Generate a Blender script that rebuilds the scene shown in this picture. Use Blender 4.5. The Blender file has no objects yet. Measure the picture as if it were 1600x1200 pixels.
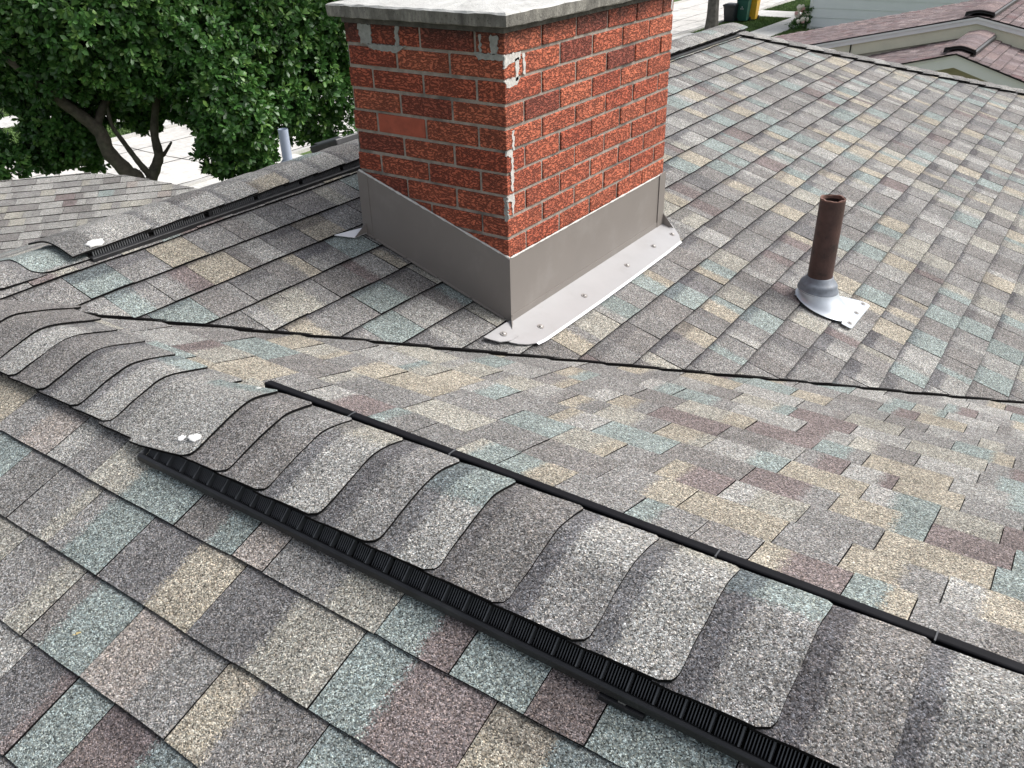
import bpy, math, random
import numpy as np
from mathutils import Vector, Matrix

SC = bpy.context.scene
COL = SC.collection
R = math.radians
rnd = random.Random(7)

# ------------------------------------------------------------------ camera
CF, CP, CR, CY = 1351.66, 29.506, -1.530, 125.076
CPOS = np.array([2.3832, -2.6793, 0.9534])
_p, _r, _y = R(CP), R(CR), R(CY)
FW = np.array([math.cos(_y) * math.cos(_p), math.sin(_y) * math.cos(_p), -math.sin(_p)])
_R0 = np.array([math.sin(_y), -math.cos(_y), 0.0])
_U0 = np.cross(_R0, FW)
RT = math.cos(_r) * _R0 + math.sin(_r) * _U0
UP = -math.sin(_r) * _R0 + math.cos(_r) * _U0
cd = bpy.data.cameras.new('camera')
cam = bpy.data.objects.new('camera', cd)
COL.objects.link(cam)
cd.sensor_width = 36.0
cd.lens = 36.0 * CF / 1600.0
cd.clip_start = 0.05
cd.clip_end = 600
cam.matrix_world = Matrix(((RT[0], UP[0], -FW[0], CPOS[0]), (RT[1], UP[1], -FW[1], CPOS[1]), (RT[2], UP[2], -FW[2], CPOS[2]), (0, 0, 0, 1)))
SC.camera = cam

# ------------------------------------------------------------------ world and sun
SUN_EL, SUN_AZ = 46.0, 42.0           # azimuth counted from +X towards +Y
w = bpy.data.worlds.new('World')
SC.world = w
w.use_nodes = True
nt = w.node_tree
nt.nodes.clear()
sky = nt.nodes.new('ShaderNodeTexSky')
sky.sky_type = 'NISHITA'
sky.sun_disc = False
sky.sun_elevation = R(SUN_EL)
sky.sun_rotation = R(90 - SUN_AZ)
sky.air_density = 1.0
sky.dust_density = 4.0
sky.ozone_density = 1.0
hs = nt.nodes.new('ShaderNodeHueSaturation')      # an overcast, nearly white sky
hs.inputs['Saturation'].default_value = 0.36
bg = nt.nodes.new('ShaderNodeBackground')
bg.inputs['Strength'].default_value = 0.12
wo = nt.nodes.new('ShaderNodeOutputWorld')
nt.links.new(sky.outputs[0], hs.inputs['Color'])
nt.links.new(hs.outputs[0], bg.inputs[0])
nt.links.new(bg.outputs[0], wo.inputs[0])
sd = bpy.data.lights.new('sun', 'SUN')
sd.energy = 2.1
sd.angle = R(38)
sd.color = (1.0, 0.985, 0.965)
sun = bpy.data.objects.new('sun', sd)
COL.objects.link(sun)
_sv = Vector((math.cos(R(SUN_EL)) * math.cos(R(SUN_AZ)), math.cos(R(SUN_EL)) * math.sin(R(SUN_AZ)), math.sin(R(SUN_EL))))
sun.rotation_euler = _sv.to_track_quat('Z', 'Y').to_euler()
sun.location = (0, 0, 30)
SC.view_settings.view_transform = 'Standard'
SC.view_settings.look = 'None'
SC.view_settings.exposure = 0.70
SC.view_settings.gamma = 1.0
SC.view_settings.use_curve_mapping = False
SC.cycles.max_bounces = 6


def project(p):
    d = np.asarray(p, float) - CPOS
    z = float(d @ FW)
    if z < 0.05:
        return None
    return 800 + CF * float(d @ RT) / z, 600 - CF * float(d @ UP) / z


# ------------------------------------------------------------------ measured places
M1 = 0.3212                    # pitch of the main slope (falls towards +X)
M2 = 0.3193                    # far slope of the near gable (falls towards +Y)
M3 = 0.3422                    # near slope of the near gable (falls towards -Y)
MB = 0.20                      # pitch of the shallow rear wing
YR, ZR = -1.7305, 0.0095       # near ridge
XR = -0.15
ZM = -M1 * XR                  # main ridge
YE = 3.912                     # end of the main ridge, where the hip starts
XA, XB, YA, YB = 0.291, 0.903, -0.568, 0.541
ZCAP = 0.618
GZ = -4.8
XJ = -ZR / M1


def zmain(x): return -M1 * x
def zfar(y): return ZR - M2 * (y - YR)
def znear(y): return ZR - M3 * (YR - y)


# ------------------------------------------------------------------ objects
def tag(o, label=None, cat=None, group=None, kind=None):
    if label: o['label'] = label
    if cat: o['category'] = cat
    if group: o['group'] = group
    if kind: o['kind'] = kind
    return o


def link(name, me, parent=None, loc=None):
    o = bpy.data.objects.new(name, me)
    COL.objects.link(o)
    if parent is not None: o.parent = parent
    if loc is not None: o.location = loc
    return o


def empty(name, loc=(0, 0, 0)):
    o = bpy.data.objects.new(name, None)
    o.empty_display_size = 0.1
    COL.objects.link(o)
    o.location = loc
    return o


def worg(o):
    t = np.zeros(3)
    while o is not None:
        t = t + np.array(o.location); o = o.parent
    return t


class MB_:
    """collects faces; build() makes ONE mesh object, with positions relative to the parent's place"""
    def __init__(s):
        s.v = []; s.f = []; s.m = []

    def face(s, pts, m=0):
        b = len(s.v)
        s.v.extend([tuple(p) for p in pts]); s.f.append(tuple(range(b, b + len(pts)))); s.m.append(m)

    def grid(s, rows, m=0, closed=False):
        b = len(s.v); n = len(rows[0])
        for r_ in rows: s.v.extend([tuple(p) for p in r_])
        for i in range(len(rows) - 1):
            for j in range(n if closed else n - 1):
                k = (j + 1) % n
                s.f.append((b + i * n + j, b + i * n + k, b + (i + 1) * n + k, b + (i + 1) * n + j)); s.m.append(m)

    def box(s, c, h, ax=None, m=0):
        """centre, half sizes, three axes"""
        c = np.array(c, float)
        ax = np.eye(3) if ax is None else np.array(ax, float)
        P = []
        for dz in (-1, 1):
            for dy in (-1, 1):
                for dx in (-1, 1):
                    P.append(c + ax[0] * h[0] * dx + ax[1] * h[1] * dy + ax[2] * h[2] * dz)
        b = len(s.v); s.v.extend([tuple(p) for p in P])
        for f in ((0, 2, 3, 1), (4, 5, 7, 6), (0, 1, 5, 4), (2, 6, 7, 3), (0, 4, 6, 2), (1, 3, 7, 5)):
            s.f.append(tuple(b + i for i in f)); s.m.append(m)

    def prism(s, poly, lo, hi, m=0, ms=None):
        """poly: list of 3d points of the base line, lo/hi offset vectors"""
        lo = np.array(lo); hi = np.array(hi)
        T = [np.array(p) + hi for p in poly]; B = [np.array(p) + lo for p in poly]
        s.face(T, m); s.face(B[::-1], m)
        for i in range(len(poly)):
            j = (i + 1) % len(poly)
            s.face([B[i], B[j], T[j], T[i]], m if ms is None else ms)

    def tube(s, pts, rad, n=12, m=0, cap=True):
        pts = [np.array(p, float) for p in pts]
        rings = []
        prev = None
        for i, p in enumerate(pts):
            d = pts[min(i + 1, len(pts) - 1)] - pts[max(i - 1, 0)]
            d /= np.linalg.norm(d)
            a = np.array([1, 0, 0.]) if abs(d[2]) > .8 else np.array([0, 0, 1.])
            if prev is not None: a = prev
            u = a - d * (a @ d); u /= np.linalg.norm(u); v = np.cross(d, u); prev = u
            r_ = rad[i] if hasattr(rad, '__len__') else rad
            rings.append([p + r_ * (math.cos(2 * math.pi * k / n) * u + math.sin(2 * math.pi * k / n) * v) for k in range(n)])
        s.grid(rings, m, closed=True)
        if cap:
            s.face(rings[0][::-1], m); s.face(rings[-1], m)

    def build(s, name, mats, parent=None, smooth=False, origin=None, bevel=0):
        o3 = np.array(origin, float) if origin is not None else worg(parent)
        me = bpy.data.meshes.new(name)
        me.from_pydata([tuple(np.array(p) - o3) for p in s.v], [], s.f)
        for mt in (mats if isinstance(mats, (list, tuple)) else [mats]): me.materials.append(mt)
        me.polygons.foreach_set('material_index', s.m)
        if smooth: me.polygons.foreach_set('use_smooth', [True] * len(s.f))
        me.update()
        o = link(name, me, parent)
        if parent is None and origin is not None: o.location = origin
        if bevel:
            bm = o.modifiers.new('bevel', 'BEVEL'); bm.width = bevel; bm.segments = 2; bm.limit_method = 'ANGLE'
        return o


# ------------------------------------------------------------------ materials
def mat(name):
    m = bpy.data.materials.new(name); m.use_nodes = True
    n = m.node_tree.nodes; n.clear()
    out = n.new('ShaderNodeOutputMaterial'); b = n.new('ShaderNodeBsdfPrincipled')
    m.node_tree.links.new(b.outputs[0], out.inputs[0])
    return m, m.node_tree, b


class NT:
    def __init__(s, nt): s.nt = nt
    def n(s, t, **kw):
        x = s.nt.nodes.new(t)
        for k, v in kw.items(): setattr(x, k, v)
        return x
    def l(s, a, b): s.nt.links.new(a, b)
    def val(s, sock, v):
        if hasattr(v, 'is_output'): s.l(v, sock)
        else: sock.default_value = v
    def math(s, op, a, b=None, c=None, clamp=False):
        x = s.n('ShaderNodeMath', operation=op, use_clamp=clamp)
        s.val(x.inputs[0], a)
        if b is not None: s.val(x.inputs[1], b)
        if c is not None: s.val(x.inputs[2], c)
        return x.outputs[0]
    def mix(s, f, a, b, mode='MIX'):
        x = s.n('ShaderNodeMix', data_type='RGBA', blend_type=mode)
        s.val(x.inputs[0], f)
        for k, v in ((6, a), (7, b)):
            if isinstance(v, tuple): x.inputs[k].default_value = (*v, 1)
            else: s.l(v, x.inputs[k])
        return x.outputs[2]
    def noise(s, vec, scale, detail=3, rough=.55, out='Fac'):
        x = s.n('ShaderNodeTexNoise'); x.inputs['Scale'].default_value = scale
        x.inputs['Detail'].default_value = detail; x.inputs['Roughness'].default_value = rough
        s.l(vec, x.inputs['Vector']); return x.outputs[out]
    def ramp(s, f, stops, interp='LINEAR'):
        x = s.n('ShaderNodeValToRGB'); s.l(f, x.inputs[0]); e = x.color_ramp.elements
        x.color_ramp.interpolation = interp
        while len(e) < len(stops): e.new(0.5)
        for k, (p, c) in enumerate(stops):
            e[k].position = p; e[k].color = (*c, 1) if isinstance(c, tuple) else (c, c, c, 1)
        return x.outputs[0]
    def smooth(s, v, a, b):
        x = s.n('ShaderNodeMapRange', interpolation_type='SMOOTHSTEP')
        s.val(x.inputs[0], v); x.inputs[1].default_value = a; x.inputs[2].default_value = b
        return x.outputs[0]
    def scale(s, vec, v3):
        x = s.n('ShaderNodeVectorMath', operation='MULTIPLY'); s.l(vec, x.inputs[0]); x.inputs[1].default_value = v3
        return x.outputs[0]
    def obj(s): return s.n('ShaderNodeTexCoord').outputs['Object']
    def bump(s, h, dist, b, strength=1.0):
        x = s.n('ShaderNodeBump'); x.inputs['Strength'].default_value = strength; x.inputs['Distance'].default_value = dist
        s.l(h, x.inputs['Height']); s.l(x.outputs[0], b.inputs['Normal'])


def plain(name, col, rough=.6, metal=0, var=.15, scale=20, bump=0, spec=.5, dirt=None):
    m, nt_, b = mat(name); g = NT(nt_); o = g.obj()
    f = g.noise(o, scale, 4, .6)
    c1 = tuple(c * (1 - var) for c in col); c2 = tuple(min(1, c * (1 + var)) for c in col)
    c = g.ramp(f, [(.3, c1), (.7, c2)])
    if dirt:
        d = g.smooth(g.noise(o, dirt[1], 5, .65), .5, .72)
        c = g.mix(g.math('MULTIPLY', d, dirt[2]), c, dirt[0])
    g.l(c, b.inputs['Base Color'])
    b.inputs['Roughness'].default_value = rough; b.inputs['Metallic'].default_value = metal
    b.inputs['Specular IOR Level'].default_value = spec
    if bump: g.bump(g.noise(o, scale * 6, 3), bump, b)
    return m


def granule_material():
    """mineral granules on asphalt; tab colours come with the mesh (ca, cb), tt is the place of the blend between them,
    sv the distance to the dark factory shadow line and sb how strong that line is; both also place the painted gap shade"""
    m, nt_, b = mat('shingle_granules'); g = NT(nt_); o = g.obj()
    def at(n, out): x = g.n('ShaderNodeAttribute', attribute_name=n); return x.outputs[out]
    v = g.n('ShaderNodeTexVoronoi', feature='F1'); v.inputs['Scale'].default_value = 500; g.l(o, v.inputs['Vector'])
    wn = g.n('ShaderNodeSeparateColor'); g.l(v.outputs['Color'], wn.inputs[0])
    rr, gg, bb = wn.outputs[0], wn.outputs[1], wn.outputs[2]
    fz = g.noise(o, 55, 3, .7)
    fz = g.math('ADD', g.math('MULTIPLY', g.math('SUBTRACT', fz, .5), .040), g.math('MULTIPLY', g.math('SUBTRACT', bb, .5), .020))
    t = g.smooth(g.math('ADD', at('tt', 'Fac'), fz), -.004, .004)
    base = g.mix(t, at('ca', 'Color'), at('cb', 'Color'))
    # slow mottling
    mo = g.noise(o, 9, 4, .6)
    base = g.mix(1.0, base, g.ramp(mo, [(.3, .86), (.7, 1.12)]), 'MULTIPLY')
    # granules
    sp = g.ramp(rr, [(0.0, .14), (.12, .26), (.26, .58), (.50, .84), (.70, 1.12), (.86, 1.65), (1.0, 2.5)])
    v2 = g.n('ShaderNodeTexVoronoi', feature='F1'); v2.inputs['Scale'].default_value = 230; g.l(o, v2.inputs['Vector'])
    w2 = g.n('ShaderNodeSeparateColor'); g.l(v2.outputs['Color'], w2.inputs[0])
    sp2 = g.ramp(w2.outputs[0], [(0.0, .72), (.3, .9), (.7, 1.04), (1.0, 1.35)])
    tint = g.ramp(gg, [(0.0, (1.10, 1.0, .86)), (.4, (1, 1, 1)), (.75, (.93, 1.0, 1.04)), (1.0, (1.12, .98, .94))])
    c = g.mix(1.0, g.mix(1.0, base, sp, 'MULTIPLY'), sp2, 'MULTIPLY')
    c = g.mix(.8, c, g.mix(1.0, c, tint, 'MULTIPLY'))
    # shadow line printed on the sheet, then painted gap shade
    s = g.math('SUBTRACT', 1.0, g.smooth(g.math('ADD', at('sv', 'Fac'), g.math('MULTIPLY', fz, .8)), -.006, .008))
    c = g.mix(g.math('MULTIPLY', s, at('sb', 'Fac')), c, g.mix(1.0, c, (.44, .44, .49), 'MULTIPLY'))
    gap_shade = g.math('SUBTRACT', 1.0, g.smooth(g.math('ADD', at('sv', 'Fac'), g.math('ADD', at('sw', 'Fac'), g.math('MULTIPLY', fz, .12))), .002, .0075))  # thin dark line: shade under the butt above, put into the colour
    c = g.mix(g.math('MULTIPLY', g.math('MULTIPLY', gap_shade, g.smooth(at('sb', 'Fac'), .12, .3)), .50), c, (.020, .019, .020))
    big = g.noise(o, 1.3, 5, .6); c = g.mix(1.0, c, g.ramp(big, [(.32, .90), (.68, 1.09)]), 'MULTIPLY')
    scuff = g.smooth(g.noise(g.scale(o, (1, 1, 1)), 26, 6, .75), .69, .80); c = g.mix(g.math('MULTIPLY', scuff, .30), c, (.36, .35, .33))
    g.l(c, b.inputs['Base Color'])
    b.inputs['Roughness'].default_value = .92; b.inputs['Specular IOR Level'].default_value = .25
    h = g.math('MULTIPLY', g.math('SUBTRACT', 1.0, v.outputs['Distance']), rr)
    g.bump(h, .0016, b, .8)
    return m


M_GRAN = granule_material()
M_ASPH = plain('asphalt_edge', (.010, .0095, .0095), .95, var=.3, scale=200, spec=.08)
M_DECK = plain('underlay_felt', (.018, .018, .018), .9)
M_PLAST = plain('black_vent_plastic', (.014, .014, .016), .38, var=.25, scale=30, dirt=((.05, .05, .05), 14, .5))
M_PLASTM = plain('matt_black_plastic', (.008, .008, .010), .62, var=.25, scale=30, spec=.12)
M_PLASTL = plain('vent_fin_plastic', (.085, .087, .092), .42, var=.2, scale=30)  # black plastic, lightened in the colour for the highlights on the fins
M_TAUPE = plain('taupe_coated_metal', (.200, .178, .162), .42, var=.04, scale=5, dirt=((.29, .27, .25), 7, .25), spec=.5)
M_TAUPEL = plain('taupe_apron_metal', (.37, .362, .362), .30, var=.05, scale=6, dirt=((.30, .28, .27), 9, .35), spec=.7)  # paler than the panels: sky reflection partly put into the colour
M_WHITE = plain('white_flashing_metal', (.72, .72, .74), .4, var=.03)
M_GALV = plain('aluminium_flashing', (.56, .60, .65), .32, metal=.35, var=.06, scale=12, dirt=((.40, .44, .48), 16, .4))
M_RUBBER = plain('grey_rubber_collar', (.16, .18, .21), .45, var=.25, scale=40)
M_SCREW = plain('screw_zinc', (.38, .36, .34), .35, metal=.5, var=.2, scale=80)
M_RUST = plain('brown_painted_iron', (.060, .028, .023), .55, var=.35, scale=18, bump=.0015, dirt=((.015, .008, .007), 22, .8))
M_PVC = plain('grey_pvc', (.34, .39, .48), .5, var=.05)
M_SEAL = plain('sealant', (.55, .54, .51), .6, var=.15, scale=60, bump=.001)
M_CEM = plain('white_cement_dab', (.80, .79, .76), .75, var=.08, scale=90, bump=.001)
M_CONC_W = None

PAL = dict(g=(.215, .210, .205), b=(.196, .187, .181), t=(.318, .290, .240), e=(.228, .262, .254), r=(.176, .148, .145),
           l=(.292, .288, .276), d=(.155, .151, .153), y=(.300, .290, .258), p=(.282, .256, .238))
WTS = [('g', .31), ('b', .22), ('t', .08), ('y', .10), ('e', .12), ('r', .03), ('l', .11), ('d', .02)]


def pick(rng, wts=WTS):
    x = rng.random() * sum(q for _, q in wts)
    for k, q in wts:
        x -= q
        if x <= 0: return k
    return wts[0][0]


def tone(k, rng, pal=PAL, amt=.10):
    f = 1 + rng.uniform(-amt, amt)
    return tuple(c * f for c in pal[k])


# ------------------------------------------------------------------ shingles
def clip_poly(poly, a, b, c):
    """keep a*u + b*v + c >= 0"""
    out = []
    for i in range(len(poly)):
        p, q = poly[i], poly[(i + 1) % len(poly)]
        dp, dq = a * p[0] + b * p[1] + c, a * q[0] + b * q[1] + c
        if dp >= 0: out.append(p)
        if (dp >= 0) != (dq >= 0):
            t = dp / (dp - dq); out.append((p[0] + t * (q[0] - p[0]), p[1] + t * (q[1] - p[1])))
    return out


def seg_attrs(me, polys_attr):
    """per corner attributes, one tuple (ca, cb, tt list, sv list, sb) per polygon"""
    for nm_ in ('ca', 'cb'): me.attributes.new(nm_, 'FLOAT_COLOR', 'CORNER')
    for nm_ in ('tt', 'sv', 'sb', 'sw'): me.attributes.new(nm_, 'FLOAT', 'CORNER')
    A, B, T, S, Q, Z = [], [], [], [], [], []
    for row in polys_attr:
        (a, b, t, s, q), z = row[:5], (row[5] if len(row) > 5 else .05)
        for k in range(len(t)):
            A.extend((*a, 1)); B.extend((*b, 1)); T.append(t[k]); S.append(s[k]); Q.append(q); Z.append(z)
    me.attributes['ca'].data.foreach_set('color', A); me.attributes['cb'].data.foreach_set('color', B)
    me.attributes['sw'].data.foreach_set('value', Z)
    me.attributes['tt'].data.foreach_set('value', T); me.attributes['sv'].data.foreach_set('value', S); me.attributes['sb'].data.foreach_set('value', Q)


class Piece:
    """one granule-faced piece: faces with attributes"""
    def __init__(s): s.v = []; s.f = []; s.m = []; s.a = []
    def face(s, pts, m, att):
        b = len(s.v); s.v.extend([tuple(p) for p in pts]); s.f.append(tuple(range(b, b + len(pts)))); s.m.append(m); s.a.append(att)
    def join(s, o):
        b = len(s.v); s.v.extend(o.v); s.f.extend([tuple(i + b for i in f) for f in o.f]); s.m.extend(o.m); s.a.extend(o.a)
    def build(s, name, parent, mats=None, smooth=False):
        off = worg(parent)
        me = bpy.data.meshes.new(name)
        me.from_pydata([tuple(np.array(p) - off) for p in s.v], [], s.f)
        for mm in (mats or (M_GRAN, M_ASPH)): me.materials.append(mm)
        me.polygons.foreach_set('material_index', s.m)
        if smooth: me.polygons.foreach_set('use_smooth', [m_ == 0 for m_ in s.m])
        seg_attrs(me, s.a)
        me.update()
        return link(name, me, parent)


def wob(x, seed):
    return (math.sin(x * 9.1 + seed * 3.7) + .6 * math.sin(x * 23.7 + seed * 1.9) + .4 * math.sin(x * 51.3 + seed * 7.7)) / 2


class Slope:
    def __init__(s, O, a, bup, seed, E=.1385, T=.0075, lift=0.0, pal=PAL, wts=WTS, wob_amp=.0022, sband=.6):
        s.O = np.array(O, float); s.a = np.array(a, float) / np.linalg.norm(a); s.b = np.array(bup, float) / np.linalg.norm(bup)
        n = np.cross(s.a, s.b); s.n = n if n[2] > 0 else -n
        s.E, s.T, s.lift, s.pal, s.wts, s.wa, s.sband = E, T, lift, pal, wts, wob_amp, sband
        s.rng = random.Random(seed); s.seed = seed; s.pieces = []

    def P(s, u, v, h=0.0): return s.O + s.a * u + s.b * v + s.n * (h + s.lift)

    def uv(s, p):
        d = np.array(p, float) - s.O
        return float(d @ s.a), float(d @ s.b)

    def block(s, u0, u1, v0, course, ca, cb, ub, sb, sw, T, clips):
        """tab from u0 to u1 with its butt at v0; ub is where the colour changes"""
        E = s.E
        nseg = max(2, int((u1 - u0) / .045))
        j = s.rng.uniform(-.0012, .0012)
        low = []
        for i in range(nseg + 1):
            u = u0 + (u1 - u0) * i / nseg
            low.append((u, v0 + s.wa * wob(u, course + s.seed) + j + s.rng.uniform(-.0005, .0005)))
        low.append((u1, v0 + E + .006)); low.append((u0, v0 + E + .006))
        out = []
        for cl in clips:
            poly = low
            for (a, b, c) in cl:
                poly = clip_poly(poly, a, b, c)
                if len(poly) < 3: break
            if len(poly) >= 3: out.append(poly)
        if not out: return
        pc = Piece()
        area = 0
        hw = lambda u, v: .0035 + T * (1 - min(1, max(0, (v - v0) / E))) + .0012 * wob(u * 1.3, course * 1.7 + 5)
        for poly in out:
            top = [s.P(u, v, hw(u, v)) for u, v in poly]; bot = [s.P(u, v, -.001) for u, v in poly]
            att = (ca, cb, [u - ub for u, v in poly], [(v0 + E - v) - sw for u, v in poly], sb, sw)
            pc.face(top, 0, att)
            for i in range(len(poly)):
                k = (i + 1) % len(poly)
                pc.face([bot[i], bot[k], top[k], top[i]], 1, (ca, cb, [0] * 4, [1] * 4, 0))
            pj = [project(p) for p in top]
            if all(q is not None for q in pj):
                if any(-60 < q[0] < 1660 and -60 < q[1] < 1260 for q in pj):
                    ar = 0
                    for i in range(len(pj)):
                        k = (i + 1) % len(pj); ar += pj[i][0] * pj[k][1] - pj[k][0] * pj[i][1]
                    area += abs(ar) / 2
        pc.area = area
        s.pieces.append(pc)

    def course(s, k, v0, ulo, uhi, clips, spec=None, wr=(.105, .20), start=None):
        """spec: list of (u, is_joint, colour to the right); otherwise random tabs"""
        if spec is None:
            u = ulo - s.rng.random() * .15; blocks = []
            if start is not None: u = ulo - .16 + (start - ulo) % .141
            lastk = None
            while u < uhi:
                wdt = s.rng.uniform(*wr); ka = pick(s.rng, s.wts)
                if ka == lastk: ka = pick(s.rng, s.wts)
                if s.rng.random() < .55:
                    kb = pick(s.rng, s.wts); ub = u + wdt * s.rng.uniform(.3, .75)
                else: kb = ka; ub = u + wdt * 2
                blocks.append((u, u + wdt, ka, kb, ub)); lastk = ka
                u += wdt
        else:
            blocks = []
            js = [i for i, q in enumerate(spec) if q[1]]
            for a_, b_ in zip(js[:-1], js[1:]):
                cols = spec[a_:b_]
                if len(cols) == 1: blocks.append((spec[a_][0], spec[b_][0], cols[0][2], cols[0][2], 99))
                elif len(cols) == 2: blocks.append((spec[a_][0], spec[b_][0], cols[0][2], cols[1][2], cols[1][0]))
                else:
                    mid = cols[2][0]
                    blocks.append((spec[a_][0], mid - .0015, cols[0][2], cols[1][2], cols[1][0]))
                    blocks.append((mid, spec[b_][0], cols[2][2], cols[2][2], 99))
        raised = s.rng.random() < .5
        for (u0, u1, ka, kb, ub) in blocks:
            T = s.T * s.rng.uniform(.85, 1.15) + (.0017 if raised else 0); raised = not raised
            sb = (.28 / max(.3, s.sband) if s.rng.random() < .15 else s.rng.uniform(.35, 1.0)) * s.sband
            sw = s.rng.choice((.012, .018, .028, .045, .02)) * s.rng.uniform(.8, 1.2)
            g = .0011
            s.block(u0 + g, u1 - g, v0, k, tone(ka, s.rng, s.pal), tone(kb, s.rng, s.pal), ub, sb, sw, T, clips)

    def finish(s, parent, name='shingle', limit=300, minarea=70):
        order = sorted(s.pieces, key=lambda q: -q.area)
        rest = Piece(); n = 0
        for q in order:
            if n < limit and q.area > minarea:
                q.build(name, parent); n += 1
            else: rest.join(q)
        if rest.f:
            tag(rest.build('small_' + name, parent), kind='stuff')


def deck(name, pts, mt=None, thick=.04):
    m = MB_(); m.prism(pts, (0, 0, -thick - .004), (0, 0, -.004))
    return tag(m.build(name, mt or M_DECK), kind='structure')


def nrm(v): v = np.array(v, float); return v / np.linalg.norm(v)


XE = 4.6        # eave / end distance
# ---- main slope
c1 = math.sqrt(1 + M1 * M1)
dk = deck('roof_slope', [(XR, -3.6, ZM), (XR, YE + XR, ZM), (4.2, YE + 4.2, zmain(4.2)), (4.2, -3.6 , zmain(4.2))])
tag(dk, 'broad main roof slope of mixed grey, tan and teal shingles around the chimney')
S = Slope((0, 0, 0), (0, 1, 0), (-1, 0, M1), 11, E=.1359, T=.0060, lift=.0085, sband=.9)
# in (u, v): y = u, x = -v/c1
vy = lambda slack: (1.0, 1.0 / c1 * M1 / M2, -(YR + ZR / M2) + slack)      # y >= YR + (ZR + M1 x)/M2
ly = (-1.0, -M1 / M3 / c1, (YR - ZR / M3) + .02)                           # y <= YR - (ZR + M1 x)/M3
hipc = (-1.0, -1.0 / c1, YE - .015)                                       # y <= YE + x
upc = (0.0, -1.0, -(XR + .04) * c1)
sp0 = 0.1062 * c1
for k in range(-2, 34):
    v0 = -(sp0 + (k - 1) * .1359)            # butt of the course
    x = -v0 / c1
    if x < XR + .08: continue
    slack = S.rng.uniform(-.0015, .0015)
    if x <= XJ + .03:
        clips = [[hipc, upc]]
    else:
        clips = [[(1, 0, -YR), vy(slack), hipc, upc], [(-1, 0, YR), ly, hipc, upc]]
    ylo = -2.3 if x < .6 else YR + (ZR + M1 * (x - .16)) / M2 - .1
    S.course(k, v0, ylo, min(YE + x + .05, 7.2), clips, wr=(.134, .148), start=k * .052 + S.rng.uniform(-.008, .008))
S.finish(dk)

m = MB_()  # black strip along the valley: shingle cut edge plus its painted shadow
rv = random.Random(2); P_ = []
for i in range(64):
    x = XJ + .06 + i * .062
    if x > 4.1: break
    y = YR + (ZR + M1 * x) / M2 + rv.uniform(-.0012, .0012); P_.append((x, y, zmain(x)))
    
top = .0165
rows = [[(x, y - .007, z - .006), (x, y - .006, z + top + rv.uniform(-.001, .001)), (x, y + .003, z + top + .0005), (x, y + .004, z)] for (x, y, z) in P_]
m.grid(rows, closed=True); m.build('valley_cut_edge', M_ASPH, dk)

# ---- far slope of the near gable, seen over its ridge
c2 = math.sqrt(1 + M2 * M2)
def vpt(x, off=0): return (x, YR + (ZR + M1 * x) / M2 + off, -M1 * x)
dk = deck('roof_slope', [(XJ - .3, YR, ZR), (XE, YR, ZR), vpt(XE, .0), vpt(XJ - .0, .0)])
tag(dk, 'valley side roof slope of staggered pale shingles between the near ridge vent and the black valley line')
S = Slope((0, YR, ZR), (1, 0, 0), (0, -1, M2), 23, E=.1385, T=.0052, sband=.12,
          wts=[('g', .26), ('b', .13), ('t', .16), ('y', .12), ('e', .18), ('r', .07), ('l', .16)])
# u = x ; v = -(y-YR)*c2 ; keep y <= valley + .05
vc = (M1 / M2, 1 / c2, ZR / M2 + .045)
for k in range(0, 26):
    v0 = -(.05 + (k + 1) * .1385)
    yb = YR - v0 / c2
    xlo = XJ + (yb - YR - .2) * M2 / M1 - .15
    S.course(k, v0, xlo, 4.5, [[vc]], wr=(.10, .21))
S.finish(dk)

# ---- near slope
c3 = math.sqrt(1 + M3 * M3)
dk = deck('roof_slope', [(XJ - .1, YR, ZR), (-.9 + 2.3, -4.6, znear(-4.6)), (XE, -4.6, znear(-4.6)), (XE, YR, ZR)])
tag(dk, 'near roof slope of large teal, tan and burgundy shingles in the lower left corner')
S = Slope((0, YR, ZR), (1, 0, 0), (0, 1, M3), 31, E=.147, T=.0046)
y0 = .2522 * c3
spA = [(-.2, 1, 't'), (.12, 1, 'g'), (.30, 1, 't'), (.46, 1, 'g'), (.56, 0, 'p'), (.672, 1, 'l'), (.74, 0, 'g'), (.824, 1, 'y'), (.935, 0, 'e'),
       (1.107, 1, 'b'), (1.20, 0, 'e'), (1.27, 0, 'p'), (1.351, 1, 'g'), (1.50, 0, 'y'), (1.615, 1, 'e'), (1.70, 0, 'r'), (1.765, 1, 'e'), (1.901, 1, 'r'), (2.0, 1, 'e')]
spB = [(.35, 1, 'e'), (.62, 1, 'g'), (.74, 1, 'g'), (.845, 0, 'y'), (.885, 1, 'g'), (.93, 0, 'e'), (1.051, 1, 'd'), (1.19, 0, 't'), (1.311, 1, 'd'), (1.45, 0, 'y'),
       (1.598, 1, 'e'), (1.70, 0, 'r'), (1.855, 1, 't'), (1.96, 0, 'e'), (2.10, 1, 'r'), (2.25, 0, 'g')]
spC = [(.50, 1, 't'), (.66, 1, 'y'), (.825, 1, 'g'), (.955, 0, 'y'), (1.02, 1, 'b'), (1.07, 0, 'e'), (1.194, 1, 'p'), (1.31, 0, 'g'), (1.42, 1, 't'), (1.50, 0, 'b'),
       (1.643, 1, 'e'), (1.80, 1, 'r'), (1.93, 0, 't')]
spD = [(.66, 1, 'e'), (.88, 1, 'l'), (1.058, 1, 'd'), (1.165, 0, 'r'), (1.192, 0, 'e'), (1.292, 1, 'r'), (1.41, 0, 'e'), (1.60, 1, 'g')]
def tail(sp, rng):
    sp = list(sp); u = sp[-1][0]
    if not sp[-1][1]: u += .1
    while u < 3.0:
        u += rng.uniform(.11, .2); sp.append((u, 1, pick(rng)))
    return sp
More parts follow.
